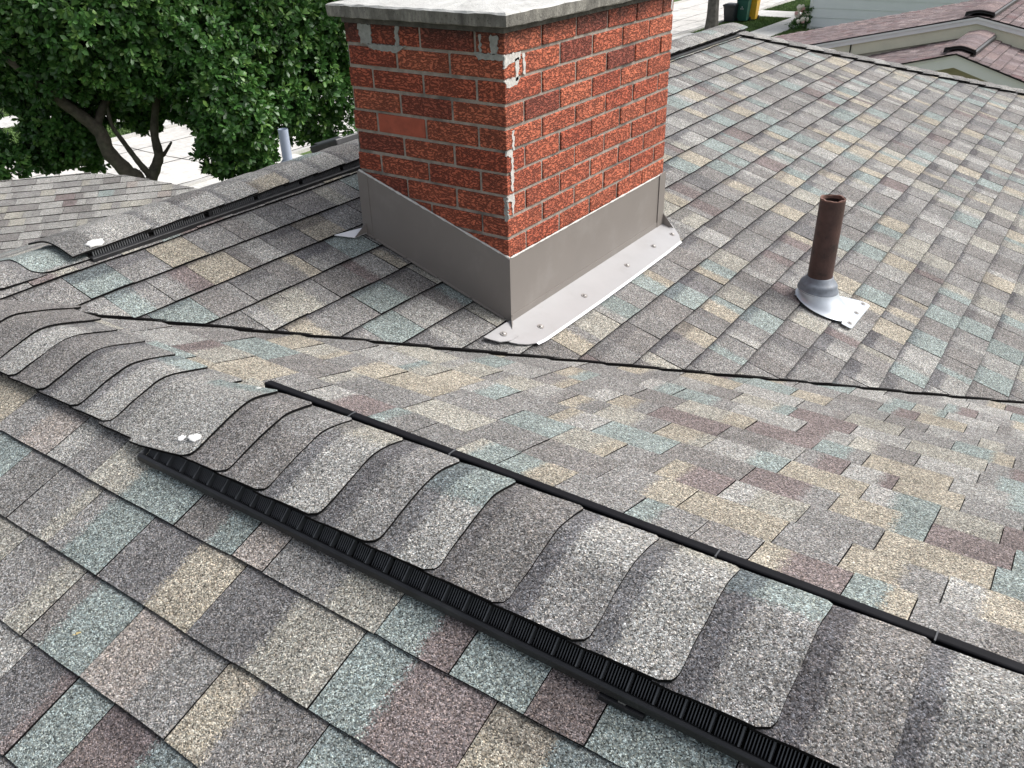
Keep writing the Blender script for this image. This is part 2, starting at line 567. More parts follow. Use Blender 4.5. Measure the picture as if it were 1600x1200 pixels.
for k in range(-2, 12):
    v0 = -(y0 + k * .147)
    sp = {0: spA, 1: spB, 2: spC, 3: spD}.get(k)
    if sp: sp = tail(sp, S.rng)
    lc = (1.0, M3 / M1 / c3, .05)         # x >= left valley
    S.course(k, v0, -.3, 2.9, [[lc, (0, -1, -.012)]], spec=sp)
S.finish(dk)

# ---- lower wing behind the ridge on the left, turned about 50 degrees
WA = np.array([-6.086, 1.166, -1.263]); wa = nrm((.64, .769, 0)); wn = nrm((.769, -.64, 0)); WP = .15
cb_ = math.sqrt(1 + WP * WP)
wpt = lambda u, d, h=0: WA + wa * u + wn * d + np.array([0, 0, -WP * d + h])
W1, W2, W3 = (.722, 0), (1.133, .158), (3.2, 1.60)
dk = deck('roof_slope', [wpt(-3, 0), wpt(*W1), wpt(*W2), wpt(*W3), wpt(3.2, 3.9), wpt(-3, 3.9)], thick=.1)
tag(dk, 'lower grey roof slope at the far left, below the tree')
S = Slope(WA, wa, -wn + np.array([0, 0, WP]), 47, E=.1385, T=.0055, sband=.1, wts=[('g', .24), ('b', .08), ('y', .10), ('l', .46), ('p', .03), ('e', .03), ('r', .01)])
def edge_clip(p, q):
    s_ = (q[1] - p[1]) / (q[0] - p[0])
    return (-s_, -1 / cb_, -p[1] + s_ * p[0])
ec = [edge_clip(W1, W2), edge_clip(W2, W3), (0, -1, -.01)]
for k in range(-1, 27):
    v0 = -(.03 + (k + 1) * .1385)
    S.course(k, v0, -2.2, 3.2, [ec], wr=(.12, .26))
S.finish(dk, minarea=40)
m = MB_()
for (p, q) in ((W1, W2), (W2, W3)):
    a_, b_ = wpt(*p, -.02), wpt(*q, -.02)
    m.prism([a_, b_, b_ - (0, 0, .14), a_ - (0, 0, .14)], (0, 0, 0), tuple(-wn * .03))
M_FASC = plain('white_fascia_paint', (.86, .86, .85), .55, var=.04, scale=6)
tag(m.build('roof_fascia', M_FASC), kind='structure')

# ---- steep rear slope and hip end
dk = deck('roof_slope', [(XR, -4.2, ZM), (-2.9, -4.2, ZM + M1 * (-2.9 - XR)), (-2.9, YE + 2.5, ZM + M1 * (-2.9 - XR)), (XR, YE + XR, ZM)])
tag(dk, 'steep rear roof slope falling away behind the chimney')
S = Slope((XR, 0, ZM), (0, 1, 0), (1, 0, M1), 53, E=.1385, T=.006)
for k in range(0, 19):
    v0 = -(.04 + (k + 1) * .1385)
    S.course(k, v0, -3.2, YE + .1 * k, [[(1, 0, 3.2)]], wr=(.2, .4))
S.finish(dk)
dk = deck('roof_slope', [(XR, YE + XR, ZM), (-2.9, YE + 2.5, ZM - M1 * 2.7), (4.2, YE + 4.2, zmain(4.2))])
tag(dk, 'end roof slope hidden behind the hip line')
# walls below
M_WALLB = plain('tan_brick_wall', (.34, .27, .21), .8, var=.2, scale=8)
m = MB_()
m.prism([(-2.5, -3.8, GZ), (-2.5, YE + 2.2, GZ), (4.0, YE + 3.6, GZ), (4.0, -4.2, GZ)], (0, 0, 0), (0, 0, 3.05))
tag(m.build('house_wall', M_WALLB), kind='structure')


# ------------------------------------------------------------------ ridge caps
def smabs(c, r=.035): return math.sqrt(c * c + r * r) - r


class Ridge:
    """run along direction d from point O; cross direction c; profile falls with slope mp on the +c side, mn on the -c side"""
    def __init__(s, O, d, c, mp, mn, lift, half_p, half_n, r=.035):
        s.O = np.array(O, float); s.d = np.array(d, float); s.c = np.array(c, float)
        s.mp, s.mn, s.lift, s.hp, s.hn, s.r = mp, mn, lift, half_p, half_n, r

    def P(s, t, c, h=0.0, lift=None):
        sl = s.mp if c > 0 else s.mn
        z = -sl * smabs(c, s.r) + (s.lift if lift is None else lift) + h
        p = s.O + s.d * t + s.c * c
        return np.array([p[0], p[1], p[2] + z])

    def cap(s, t0, t1, ca, cb, blend, sw, sb, lift0=None, lift1=None, T=.0042, seed=0, hp=None, hn=None, corner=.021, sgn=1, ends=(True, True)):
        """exposed from t0 to its butt t1 (sgn = direction of the butt)"""
        hp = hp or s.hp; hn = hn or s.hn
        N = 34
        cs = [-hn + (hp + hn) * i / N for i in range(N + 1)]
        tb = []
        for c in cs:
            e = 0
            for (dist, on, kr) in ((c + hn, ends[0], corner), (hp - c, ends[1], corner * (.4 if sgn > 0 else 1))):
                if on and dist < kr:
                    e = max(e, kr * (1 - math.sqrt(max(0, 1 - (1 - dist / kr) ** 2))))
            tb.append(t1 - sgn * (e - .0016 * wob(c * 2.0, seed)))
        ta = t0 - sgn * .03
        rows = []
        K = 5
        for i in range(K + 1):
            f = i / K
            row = []
            for c, tbb in zip(cs, tb):
                t = ta + (tbb - ta) * f
                g = (t - t0) / (t1 - t0)
                L = None
                l0 = s.lift if lift0 is None else lift0; l1 = s.lift if lift1 is None else lift1
                L = l0 + (l1 - l0) * min(1, max(0, g))
                h = .002 + T * max(0, g) + .0016 * wob(c * 1.4 + t, seed)
                if g < 0: h -= .002
                row.append((t, c, L, h))
            rows.append(row)
        pc = Piece()
        P = [[s.P(t, c, h, L) for (t, c, L, h) in row] for row in rows]
        Q = [[s.P(t, c, h - T - .001 , L) for (t, c, L, h) in row] for row in rows]
        def at(i, j):
            t, c = rows[i][j][0], rows[i][j][1]
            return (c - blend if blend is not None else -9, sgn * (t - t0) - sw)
        for i in range(K):
            for j in range(N):
                ids = [(i, j), (i, j + 1), (i + 1, j + 1), (i + 1, j)]
                aa = [at(*q) for q in ids]
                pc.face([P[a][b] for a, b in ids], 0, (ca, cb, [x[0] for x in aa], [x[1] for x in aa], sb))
                pc.face([Q[a][b] for a, b in ids[::-1]], 1, (ca, cb, [0] * 4, [1] * 4, 0))
        z4 = (ca, cb, [0] * 4, [1] * 4, 0)
        for j in range(N): pc.face([P[K][j], P[K][j + 1], Q[K][j + 1], Q[K][j]], 1, z4)
        for j in range(N): pc.face([P[0][j], P[0][j + 1], Q[0][j + 1], Q[0][j]], 1, z4)
        for i in range(K):
            for j in (0, N): pc.face([P[i][j], P[i + 1][j], Q[i + 1][j], Q[i][j]], 1, z4)
        return pc


def merge(me_o):
    """weld the grid of a cap so that it shades smoothly"""
    import bmesh
    bm = bmesh.new(); bm.from_mesh(me_o.data)
    bmesh.ops.remove_doubles(bm, verts=bm.verts, dist=1e-5); bm.to_mesh(me_o.data); bm.free()


# near ridge, bare caps
NR = Ridge((0, YR, ZR), (1, 0, 0), (0, 1, 0), M2, M3, .013, .122, .155)
root = empty('ridge_cap_run', (XJ, YR, ZR))
tag(root, 'short run of bare curved ridge caps above the near ridge vent', 'ridge caps')
xs = [.13, .272, .382, .506, .640, .762]
hps = [.185, .158, .135, .130, .122, .120]
cols = ['b', 'b', 'l', 'b', 'g', 'l']
x0_ = XJ - .05
for i, x1_ in enumerate(xs):
    a = tone(cols[i], rnd)
    o = NR.cap(x0_, x1_, a, tone(rnd.choice('gle'), rnd), rnd.choice((None, .06)), .028, .0 if i < 2 else (.75 if i > 3 else .35), seed=i, hp=hps[i], hn=.150).build('cap_shingle', root, smooth=True)
    x0_ = x1_
o = NR.cap(.762, .885, tone('l', rnd), tone('g', rnd), None, .03, .5, seed=8, hp=.12, hn=.156).build('cap_shingle', root, smooth=True)

# near ridge vent
VY0, VY1 = -1.909, -1.552
NV = Ridge((0, YR, ZR), (1, 0, 0), (0, 1, 0), M2, M3, .047, .078, .165)
vent = empty('ridge_vent', (.905, YR, ZR))
tag(vent, 'long black slotted ridge vent under curved cap shingles above the near roof slope', 'ridge vent', 'black ridge vents of this roof')
vx = [.885, 1.060, 1.163, 1.273, 1.409, 1.545, 1.670, 1.807, 1.948, 2.084, 2.223, 2.358, 2.495, 2.632]
vc_ = ['l', 'b', 'b', 'l', 'g', 'l', 'b', 'g', 'l', 'g', 'b', 'g', 'g', 'b']
vcb = ['e', 'b', 'g', 'y', 'g', 'e', 'b', 'l', 'y', 'e', 'b', 'l', 'g', 'b']
for i in range(len(vx) - 1):
    bandy = [.0, .35, .3, .8, .75, .8, .55, .85, .85, .85, .9, .9, .8][i]
    l0 = .020 if i == 0 else None
    pc = NV.cap(vx[i], vx[i + 1], tone(vc_[i], rnd, amt=.05), tone(vcb[i], rnd, amt=.05), rnd.uniform(-.05, .06) if i != 0 else .04,
                .040 * rnd.uniform(.7, 1.2), bandy, lift0=l0, seed=20 + i, T=.0045)
    o = pc.build('cap_shingle', vent, smooth=True)
XV0, XV1 = .905, 3.0
m = MB_()      # body sheet under the caps
rows = []
for x in np.arange(XV0 + .15, XV1, .09):
    rows.append([NV.P(x, c, -.010) for c in np.linspace(-.158, .082, 15)])
m.grid(rows); m.grid([[p - np.array([0, 0, .004]) for p in r_] for r_ in rows])
m.build('vent_sheet', M_PLAST, vent)
yn = lambda d: VY0 + d
m = MB_()      # lower rail: tapering bar with a lip
X = [XV0, XV1]
def bar(mm, prof, xs_, close=True):
    rr_ = [[(x, y, z) for (y, z) in prof] for x in xs_]
    mm.grid(rr_, closed=close)
    if close: mm.face(rr_[0][::-1]); mm.face(rr_[-1])
zr0 = znear(VY0)
bar(m, [(VY0 - .006, zr0 + .014), (VY0 - .004, zr0 + .025), (VY0 + .002, zr0 + .028), (VY0 + .007, zr0 + .025), (VY0 + .006, zr0 + .014)], X)
m.build('rail', M_PLAST, vent, bevel=.0012)
m = MB_()      # dark skirt under the rail down to the shingles
bar(m, [(VY0 + .004, zr0 + .002), (VY0 + .002, zr0 + .016), (VY0 + .006, zr0 + .016), (VY0 + .010, zr0 + .002)], [XV0 + .01, XV1])
m.build('skirt', M_ASPH, vent)
m = MB_()      # floor of the bays
bar(m, [(VY0 + .003, zr0 + .013), (VY0 + .003, zr0 + .016), (VY0 + .05, zr0 + .030), (VY0 + .05, zr0 + .026)], [XV0 + .005, XV1])
m.build('bay_floor', M_ASPH, vent)
m = MB_()      # fins
x = XV0 + .012
while x < 2.55:
    q = (x - XV0) % .0412
    if q > .006:
        y0_, y1_ = VY0 + .008, VY0 + .034
        m.face([(x, y0_, zr0 + .018), (x + .0016, y0_, zr0 + .018), (x + .0016, y1_, zr0 + .045), (x, y1_, zr0 + .045)])
        m.face([(x, y0_, zr0 + .012), (x, y0_, zr0 + .018), (x, y1_, zr0 + .045), (x, y1_, zr0 + .02)])
    x += .0046
tag(m.build('louver_fins', M_PLASTL, vent), kind='stuff')
rib = MB_()
rib.face([(0, VY0 + .004, zr0 + .014), (0, VY0 + .004, zr0 + .028), (0, VY0 + .03, zr0 + .048), (0, VY0 + .03, zr0 + .03)])
rib.face([(.0022, VY0 + .004, zr0 + .014), (.0022, VY0 + .004, zr0 + .028), (.0022, VY0 + .03, zr0 + .048), (.0022, VY0 + .03, zr0 + .03)][::-1])
rib.face([(0, VY0 + .004, zr0 + .028), (.0022, VY0 + .004, zr0 + .028), (.0022, VY0 + .03, zr0 + .048), (0, VY0 + .03, zr0 + .048)])
r0 = rib.build('rib', M_PLASTL, vent, origin=(0, YR, ZR))
r0.location = (0, 0, 0)
k = 1
x = XV0 + .002
r0.location.x = x - XV0
while x < 2.5:
    x += .0412
    c = r0.copy(); COL.objects.link(c); c.parent = vent; c.location.x = x - XV0
m = MB_()      # far side rail: a flat bar standing a little above the shingles
RY0, RY1, RZ = -1.6375, -1.6145, .031
bar(m, [(RY0 + .004, RZ - .012), (RY0 + .004, RZ + .001), (RY0 + .007, RZ + .0030), (RY1 + .001, RZ + .0005), (RY1 + .003, RZ - .004), (RY1 + .003, RZ - .016)], [.985, XV1])
m.build('far_rail', M_PLASTM, vent, bevel=.0012)
m = MB_()
bar(m, [(RY0 - .012, -.03), (RY0 - .012, RZ - .007), (RY0 + .006, RZ - .010), (RY1 - .005, RZ - .006), (RY1 - .005, -.035)], [.99, XV1])
m.build('far_skirt', M_ASPH, vent)
for x in (2.035, 2.36, 1.5, 1.24):
    m = MB_(); m.box((x, (RY0 + RY1) / 2, RZ + .0012), (.0012, .011, .0022)); m.build('joint_tick', M_PLASTL, vent)
m = MB_(); m.box((2.02, VY0 + .001, zr0 + .008), (.035, .012, .004)); m.build('clip', M_PLAST, vent)
m = MB_(); m.box((2.02, VY0 - .004, zr0 + .013), (.006, .002, .0015)); m.build('clip_slot', M_SCREW, vent)

# main ridge vent
YV0 = -1.405
MV = Ridge((XR, 0, ZM), (0, 1, 0), (1, 0, 0), M1, M1, .037, .112, .13, r=.050)
mv = empty('ridge_vent', (XR, YV0, ZM))
tag(mv, 'black ridge vent with cap shingles along the upper ridge, running behind the chimney', 'ridge vent', 'black ridge vents of this roof')
t = YV0 - .012; i = 0
mcol = ['l', 'l', 'b', 'g', 'l', 'g', 'e', 'b', 'g', 'l', 'b', 'l', 'g']
mcb = ['d', 'l', 'l', 'l', 't', 'l', 'l', 'g', 'l', 'e', 'l', 'l', 'l']
while t < YE - .02:
    t1 = t + (.245 if i == 0 else .145)
    t1 = min(t1, YE + .1)
    q = i % len(mcol)
    pc = MV.cap(t, t1, tone(mcol[q], rnd), tone(mcb[q], rnd), rnd.uniform(-.03, .12) if i else None, .11 if i == 0 else .032, .25 if i == 0 else .6,
                seed=60 + i, T=.0045, corner=.020)
    o = pc.build('cap_shingle', mv, smooth=True); t = t1; i += 1
m = MB_()
rows = [[MV.P(y, c, -.010) for c in np.linspace(-.125, .108, 15)] for y in np.arange(YV0, YE, .12)]
m.grid(rows); m.build('vent_sheet', M_PLAST, mv)
XO = -.0319                                # outer foot of the vent
zo = zmain(XO) + .010
m = MB_()
def bary(mm, prof, ys):
    rr_ = [[(x, y, z) for (x, z) in prof] for y in ys]
    mm.grid(rr_, closed=True); mm.face(rr_[0]); mm.face(rr_[-1][::-1])
bary(m, [(XO + .006, zo - .004), (XO + .006, zo + .019), (XO + .000, zo + .022), (XO - .018, zo + .022), (XO - .018, zo + .004)], [YV0 + .01, YE - .03])
m.build('rail', M_PLAST, mv, bevel=.001)
m = MB_()
m.grid([[(XO - .017, y, zo + .018), (XO - .019, y, zo + .046)] for y in (YV0 + .01, YE - .03)])
m.build('grille_back', M_ASPH, mv)
m = MB_(); y = YV0 + .014; k = 0
while y < 1.2:
    k += 1
    if k % 26 > 1:
        m.box((XO - .011, y, zo + .030), (.003, .0016, .011), ax=[(1, 0, 0), (0, 1, 0), (-.15, 0, .99)])
    y += .0082
tag(m.build('louver_fins', M_PLASTL, mv), kind='stuff')
for y in (YV0 + .45, YV0 + 1.67):
    m = MB_(); m.box((XO - .012, y, zo + .024), (.008, .006, .014)); m.build('joint_block', M_PLAST, mv)
m = MB_(); m.box((XR - .125, YV0 + .012, ZM - .035), (.016, .012, .016)); m.build('end_foot', M_PLAST, mv)
# cement dab on the end cap
def blob(name, mt, c, ax, ay, rx, ry, h, seed, parent=None, n=18):
    """low irregular dab"""
    r_ = random.Random(seed); c = np.array(c); ax = nrm(ax); ay = nrm(ay); nn = np.cross(ax, ay)
    if nn[2] < 0: nn = -nn
    m_ = MB_(); rings = []
    ph = [r_.uniform(.75, 1.2) for _ in range(n)]
    for f, hh in ((1.0, -.001), (.96, .5), (.75, .9), (.4, 1.0)):
        rings.append([c + ax * rx * f * ph[k] * math.cos(2 * math.pi * k / n) + ay * ry * f * ph[k] * math.sin(2 * math.pi * k / n) + nn * (h * hh if hh > 0 else -.001) for k in range(n)])
    m_.grid(rings, closed=True); m_.face(rings[-1])
    return m_.build(name, mt, parent, smooth=True)
blob('cement_dab', M_CEM, MV.P(-1.36, .095, .006), (0, 1, 0), (.95, 0, -.31), .028, .017, .005, 3, mv)
blob('cement_dab', M_CEM, NV.P(1.03, -.125, .0045), (.94, .2, .03), (-.2, .9, .3), .015, .010, .0008, 5, vent)
blob('cement_dab', M_CEM, NV.P(.995, -.130, -.004), (.94, .3, .03), (-.2, .9, .3), .011, .008, .0008, 9, vent)
blob('cement_dab', M_CEM, NV.P(1.015, .070, -.004), (.9, .1, 0), (0, 1, -.31), .020, .009, .002, 6, vent)

# flat caps left of the main vent
FR = Ridge((XR, 0, ZM), (0, 1, 0), (1, 0, 0), M1, M1, .012, .108, .13)
root = empty('ridge_cap_run', (XR, -1.5, ZM))
tag(root, 'low bare ridge caps left of the upper ridge vent, one tinted teal', 'ridge caps')
t = YV0 + .03
for i in range(8):
    t1 = t - (.185 if i == 0 else .145)
    pc = FR.cap(t, t1, tone('e' if i == 0 else 'lgbl'[i % 4], rnd), tone('g', rnd), .10 if i == 0 else None, .03, .4, seed=90 + i, sgn=-1, corner=.05)
    pc.build('cap_shingle', root, smooth=True); t = t1
# hip caps
hd = np.array([1, 1, -M1])
HR = Ridge((0, YE, 0.004), hd, (nrm((1, -1, 0))), .227, .227, .018, .118, .12)
root = empty('hip_cap_run', (XR, YE + XR, ZM))
tag(root, 'hip line of small overlapping grey caps at the far end of the main slope', 'hip caps')
t = XR + .02; i = 0
while t < 3.6:
    t1 = t + .100
    pc = HR.cap(t, t1, tone(rnd.choice('llgbl'), rnd), tone(rnd.choice('lgg'), rnd), rnd.uniform(-.05, .05), .02, .55, seed=120 + i, T=.007, corner=.02)
    pc.build('cap_shingle', root, smooth=True); t = t1; i += 1


# ------------------------------------------------------------------ chimney
def brick_material(name, c_lo, c_hi, soot):
    m, nt_, b = mat(name); g = NT(nt_); o = g.obj()
    oi = g.n('ShaderNodeObjectInfo').outputs['Random']
    off = g.n('ShaderNodeCombineXYZ')
    g.val(off.inputs[0], g.math('MULTIPLY', oi, 17.0)); g.val(off.inputs[2], g.math('MULTIPLY', oi, 31.0))
    add = g.n('ShaderNodeVectorMath', operation='ADD'); g.l(o, add.inputs[0]); g.l(off.outputs[0], add.inputs[1]); vec = add.outputs[0]
    st = g.scale(vec, (1, 1, 2.1))
    rel = g.noise(st, 48, 4, .55)
    rid = g.math('ABSOLUTE', g.math('MULTIPLY', g.math('SUBTRACT', rel, .5), 2.0))      # wavy crevices of the bark-like face
    crev = g.smooth(rid, .0, .15)
    fine = g.noise(vec, 380, 3, .6)
    base = g.ramp(oi, [(0.0, c_lo), (.35, tuple((a + b_) / 2 for a, b_ in zip(c_lo, c_hi))), (1.0, c_hi)])
    patch = g.smooth(g.noise(vec, 11, 4, .6), .40, .66)
    base = g.mix(g.math('MULTIPLY', patch, .32), base, (.16, .040, .028))
    base = g.mix(g.math('MULTIPLY', g.math('SUBTRACT', 1.0, crev), .55), base, (.105, .026, .017))  # crevices darkened in the colour to stand in for their shade
    base = g.mix(g.smooth(fine, .66, .80), base, (.50, .27, .20))
    pos = g.n('ShaderNodeNewGeometry').outputs['Position']
    sep = g.n('ShaderNodeSeparateXYZ'); g.l(pos, sep.inputs[0])
    sootm = g.math('MULTIPLY', g.smooth(g.math('ADD', sep.outputs[2], g.math('MULTIPLY', g.noise(pos, 14, 4, .6), .10)), .60, .685), soot)
    base = g.mix(sootm, base, (.030, .022, .020))
    g.l(base, b.inputs['Base Color']); b.inputs['Roughness'].default_value = .82; b.inputs['Specular IOR Level'].default_value = .35
    h = g.math('ADD', g.math('MULTIPLY', crev, .8), g.math('MULTIPLY', rel, 1.1))
    g.bump(g.math('ADD', h, g.math('MULTIPLY', fine, .12)), .010, b, 1.0)
    return m


M_BR = brick_material('red_rustic_brick', (.47, .108, .058), (.60, .170, .090), .75)
M_BRD = brick_material('dark_burnt_brick', (.26, .068, .046), (.38, .095, .056), .8)
M_BRS = plain('smooth_red_brick', (.34, .075, .040), .8, var=.18, scale=22, bump=.0008, dirt=((.12, .04, .03), 18, .5))
m_, nt_, b_ = mat('mortar'); g = NT(nt_); o_ = g.obj()
base = g.ramp(g.noise(o_, 30, 5, .7), [(.3, (.21, .175, .15)), (.7, (.40, .35, .30))])
base = g.mix(g.smooth(g.noise(o_, 6, 4, .6), .5, .68), base, (.11, .10, .09))
g.l(base, b_.inputs['Base Color']); b_.inputs['Roughness'].default_value = .95
g.bump(g.noise(o_, 260, 3, .6), .0022, b_, 1.0)
M_MORT = m_
M_SMEAR = plain('pale_mortar_smear', (.52, .50, .47), .9, var=.22, scale=70, bump=.0012)
M_SMEARD = plain('grey_mortar_smear', (.27, .27, .25), .9, var=.22, scale=60, bump=.0012)

ch = empty('chimney', (XB, YA, zmain(XB)))
tag(ch, 'square red rustic brick chimney with concrete cap standing on the roof', 'chimney')
PC = .0677; JT = .0100; DX = .612 / 3; DYB = DX
REC = .0045
m = MB_()
m.prism([(XA + REC, YA + REC, -.32), (XB - REC, YA + REC, -.32), (XB - REC, YB, -.32), (XA + REC, YB, -.32)], (0, 0, 0), (0, 0, ZCAP + .022 + .32))
m.build('mortar_core', M_MORT, ch)
brng = random.Random(5)
dark_l = {(0, 2), (0, 0), (3, 1), (4, 2)}


def brick(x0, x1, y0, y1, z0, z1, mt):
    m = MB_()
    jx = lambda: brng.uniform(-.0012, .0012)
    m.box(((x0 + x1) / 2, (y0 + y1) / 2, (z0 + z1) / 2), (abs(x1 - x0) / 2 + jx(), abs(y1 - y0) / 2 + jx(), (z1 - z0) / 2 + jx()))
    o = m.build('brick', mt, ch, bevel=.0032)
    return o


for r_ in range(13):
    z1 = ZCAP - r_ * PC; z0 = z1 - PC + JT
    if z1 < zmain(XB) + .02: break
    even = r_ % 2 == 0            # even: a long side shows on the right face at the corner
    def chosen(face, i, short=False):
        if face == 'l' and (r_, i) in ((0, 1), (3, 1), (5, 2), (6, 1), (1, 0)): return M_BRD if r_ in (0, 3, 5) else M_BR
        if face == 'l' and (r_, i) in ((2, 0), (4, 2), (4, 0), (6, 0)): return M_BRS
        if face == 'r' and (r_, i) in ((2, 2), (3, 0)): return M_BRD
        return M_BRD if brng.random() < .03 else M_BR
    pr = lambda: brng.uniform(-.0010, .0010)
    # left face (y = YA), running from the corner towards -X
    if even:
        zz = XB - .097 - JT; i = 1
        brick(XB - .097, XB + pr(), YA + pr(), YA + DX - JT, z0, z1, chosen('c', 0) if r_ not in (2, 4, 6) else M_BR)
    else:
        zz = XB; i = 0
    # corner brick of odd rows lies along X
    while zz - XA > .03:
        x1 = zz; x0 = max(XA, zz - (DX - JT))
        if x1 - x0 > .03 and znear is not None:
            if z1 > zmain(x0) + .0:
                d = .092
                if i == 0 and not even: brick(x0, XB + pr(), YA + pr(), YA + .097, z0, z1, chosen('l', i))
                else: brick(x0, x1, YA + pr(), YA + d, z0, z1, chosen('l', i))
        zz = x0 - JT; i += 1
    # right face (x = XB)
    yy = YA + (DX if even else .097 + JT); i = 0
    while YB - yy > .03:
        y1 = min(YB, yy + DX - JT)
        if YB - y1 < .05 and YB - y1 > 0 and y1 != YB and YB - y1 < .03: y1 = YB
        brick(XB - .092, XB + pr(), yy, y1, z0, z1, chosen('r', i))
        yy = y1 + JT; i += 1


def smear(poly, face, mt, th=.0014, seed=0):
    """ragged flat smear on a chimney face; poly in (along, z)"""
    r_ = random.Random(seed); pts = []
    for i in range(len(poly)):
        a, b = poly[i], poly[(i + 1) % len(poly)]
        L = math.hypot(b[0] - a[0], b[1] - a[1]); n = max(1, int(L / .006))
        for k in range(n):
            t = k / n; pts.append((a[0] + (b[0] - a[0]) * t + r_.uniform(-.0036, .0036), a[1] + (b[1] - a[1]) * t + r_.uniform(-.0028, .0028)))
    m = MB_()
    if face == 'r':
        m.prism([(XB, YA + a, z) for a, z in pts], (-.004, 0, 0), (th, 0, 0))
    else:
        m.prism([(XB - a, YA, z) for a, z in pts][::-1], (0, .004, 0), (0, -th, 0))
    return m.build('mortar_smear', mt, ch)


zr_ = lambda r_, f=0: ZCAP - (r_ + f) * PC
smear([(.000, zr_(1, -.12)), (.085, zr_(1, -.12)), (.083, zr_(1, .16)), (.02, zr_(1, .30)), (0, zr_(1, .42))], 'r', M_SMEAR, seed=1)
smear([(.052, zr_(1, .1)), (.074, zr_(1, .1)), (.070, zr_(2, 0)), (.056, zr_(2, 0))], 'r', M_SMEAR, seed=2)
smear([(.094, zr_(1, .0)), (.106, zr_(1, 0)), (.106, zr_(1, .85)), (.095, zr_(1, .85))], 'r', M_SMEAR, seed=3)
smear([(.0, zr_(2, -.12)), (.078, zr_(2, -.1)), (.06, zr_(2, .2)), (.01, zr_(2, .22))], 'r', M_SMEAR, seed=4)
smear([(.030, zr_(4, .1)), (.040, zr_(4, .1)), (.042, zr_(5, -.1)), (.032, zr_(5, -.1))], 'r', M_SMEAR, seed=5)
smear([(.0, zr_(5, -.1)), (.030, zr_(5, -.1)), (.036, zr_(5, .9)), (.030, zr_(6, .8)), (.020, zr_(6, .6)), (.022, zr_(5, .2)), (0, zr_(5, .05))], 'r', M_SMEAR, seed=6)
smear([(.0, zr_(7, -.1)), (.036, zr_(7, -.12)), (.034, zr_(7, .5)), (.026, zr_(7, .9)), (.018, zr_(7, .2)), (0, zr_(7, .14))], 'r', M_SMEAR, seed=7)
smear([(1.085, zr_(0, .1)), (1.098, zr_(0, .1)), (1.100, zr_(0, .8)), (1.086, zr_(0, .7))], 'r', M_SMEAR, seed=8)
smear([(.018, zr_(0, .15)), (.048, zr_(0, .1)), (.046, zr_(0, .86)), (.022, zr_(0, .86))], 'l', M_SMEARD, seed=9)
smear([(.078, zr_(0, .1)), (.085, zr_(0, .1)), (.085, zr_(0, .86)), (.078, zr_(0, .86))], 'l', M_SMEARD, seed=10)
smear([(.0, zr_(1, -.14)), (.105, zr_(1, -.16)), (.09, zr_(1, .12)), (.0, zr_(1, .08))], 'l', M_SMEARD, seed=11)
smear([(.500, zr_(0, .05)), (.555, zr_(0, .05)), (.545, zr_(0, .88)), (.500, zr_(0, .88))], 'l', M_SMEARD, seed=12)
smear([(.385, zr_(0, .05)), (.402, zr_(0, .05)), (.402, zr_(0, .9)), (.388, zr_(0, .9))], 'l', M_SMEARD, seed=13)
smear([(.36, zr_(1, -.14)), (.53, zr_(1, -.14)), (.50, zr_(1, .10)), (.40, zr_(1, .16))], 'l', M_SMEARD, seed=14)
smear([(.0, zr_(7, -.05)), (.012, zr_(7, -.05)), (.012, zr_(8, .1)), (.0, zr_(8, .1))], 'l', M_SMEARD, seed=15)

# concrete cap
m_, nt_, b_ = mat('weathered_concrete'); g = NT(nt_); o_ = g.obj()
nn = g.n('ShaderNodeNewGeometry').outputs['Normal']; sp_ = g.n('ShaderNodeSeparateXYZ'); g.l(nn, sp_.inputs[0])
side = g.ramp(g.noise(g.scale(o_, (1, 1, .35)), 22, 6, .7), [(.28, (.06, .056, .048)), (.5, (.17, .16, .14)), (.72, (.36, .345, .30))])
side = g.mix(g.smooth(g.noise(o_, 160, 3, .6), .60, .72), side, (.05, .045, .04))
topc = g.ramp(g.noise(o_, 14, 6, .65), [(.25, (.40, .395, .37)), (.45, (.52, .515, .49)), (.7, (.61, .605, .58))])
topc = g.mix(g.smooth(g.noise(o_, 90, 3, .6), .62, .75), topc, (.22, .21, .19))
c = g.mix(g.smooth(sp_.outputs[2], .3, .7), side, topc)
g.l(c, b_.inputs['Base Color']); b_.inputs['Roughness'].default_value = .9
g.bump(g.noise(o_, 120, 5, .7), .004, b_, .9)
M_CAP = m_
ov = .033; zb0, zb1 = .6355, .6725
m = MB_()
rc = random.Random(3)
def rim(off, z, jit=.0015, n=26):
    pts = []
    cs = [(XA - off, YA - off), (XB + off, YA - off), (XB + off, YB + off), (XA - off, YB + off)]
    for i in range(4):
        a, b = cs[i], cs[(i + 1) % 4]
        for k in range(n):
            t = k / n; pts.append((a[0] + (b[0] - a[0]) * t + rc.uniform(-jit, jit), a[1] + (b[1] - a[1]) * t + rc.uniform(-jit, jit), z + rc.uniform(-jit, jit)))
    return pts
rr_ = [rim(ov - .02, zb0 + .001, 0), rim(ov - .002, zb0, .0012), rim(ov, zb0 + .003, .0015), rim(ov + .001, zb1 - .004, .0018), rim(ov - .005, zb1 + .001, .0015), rim(-.06, zb1 + .006, .001), rim(-.22, zb1 + .010, .0005)]
m.grid(rr_, closed=True); m.face(rr_[-1]); m.face(rr_[0][::-1])
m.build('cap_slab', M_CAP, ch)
m = MB_(); m.prism([(XA - .004, YA - .004, ZCAP - .001), (XB + .004, YA - .004, ZCAP - .001), (XB + .004, YB + .004, ZCAP - .001), (XA - .004, YB + .004, ZCAP - .001)], (0, 0, 0), (0, 0, .0185))
m.build('top_mortar_bed', plain('sooty_mortar', (.085, .078, .068), .95, var=.45, scale=26, bump=.002), ch)
m = MB_(); fl_z = zb1 + .02
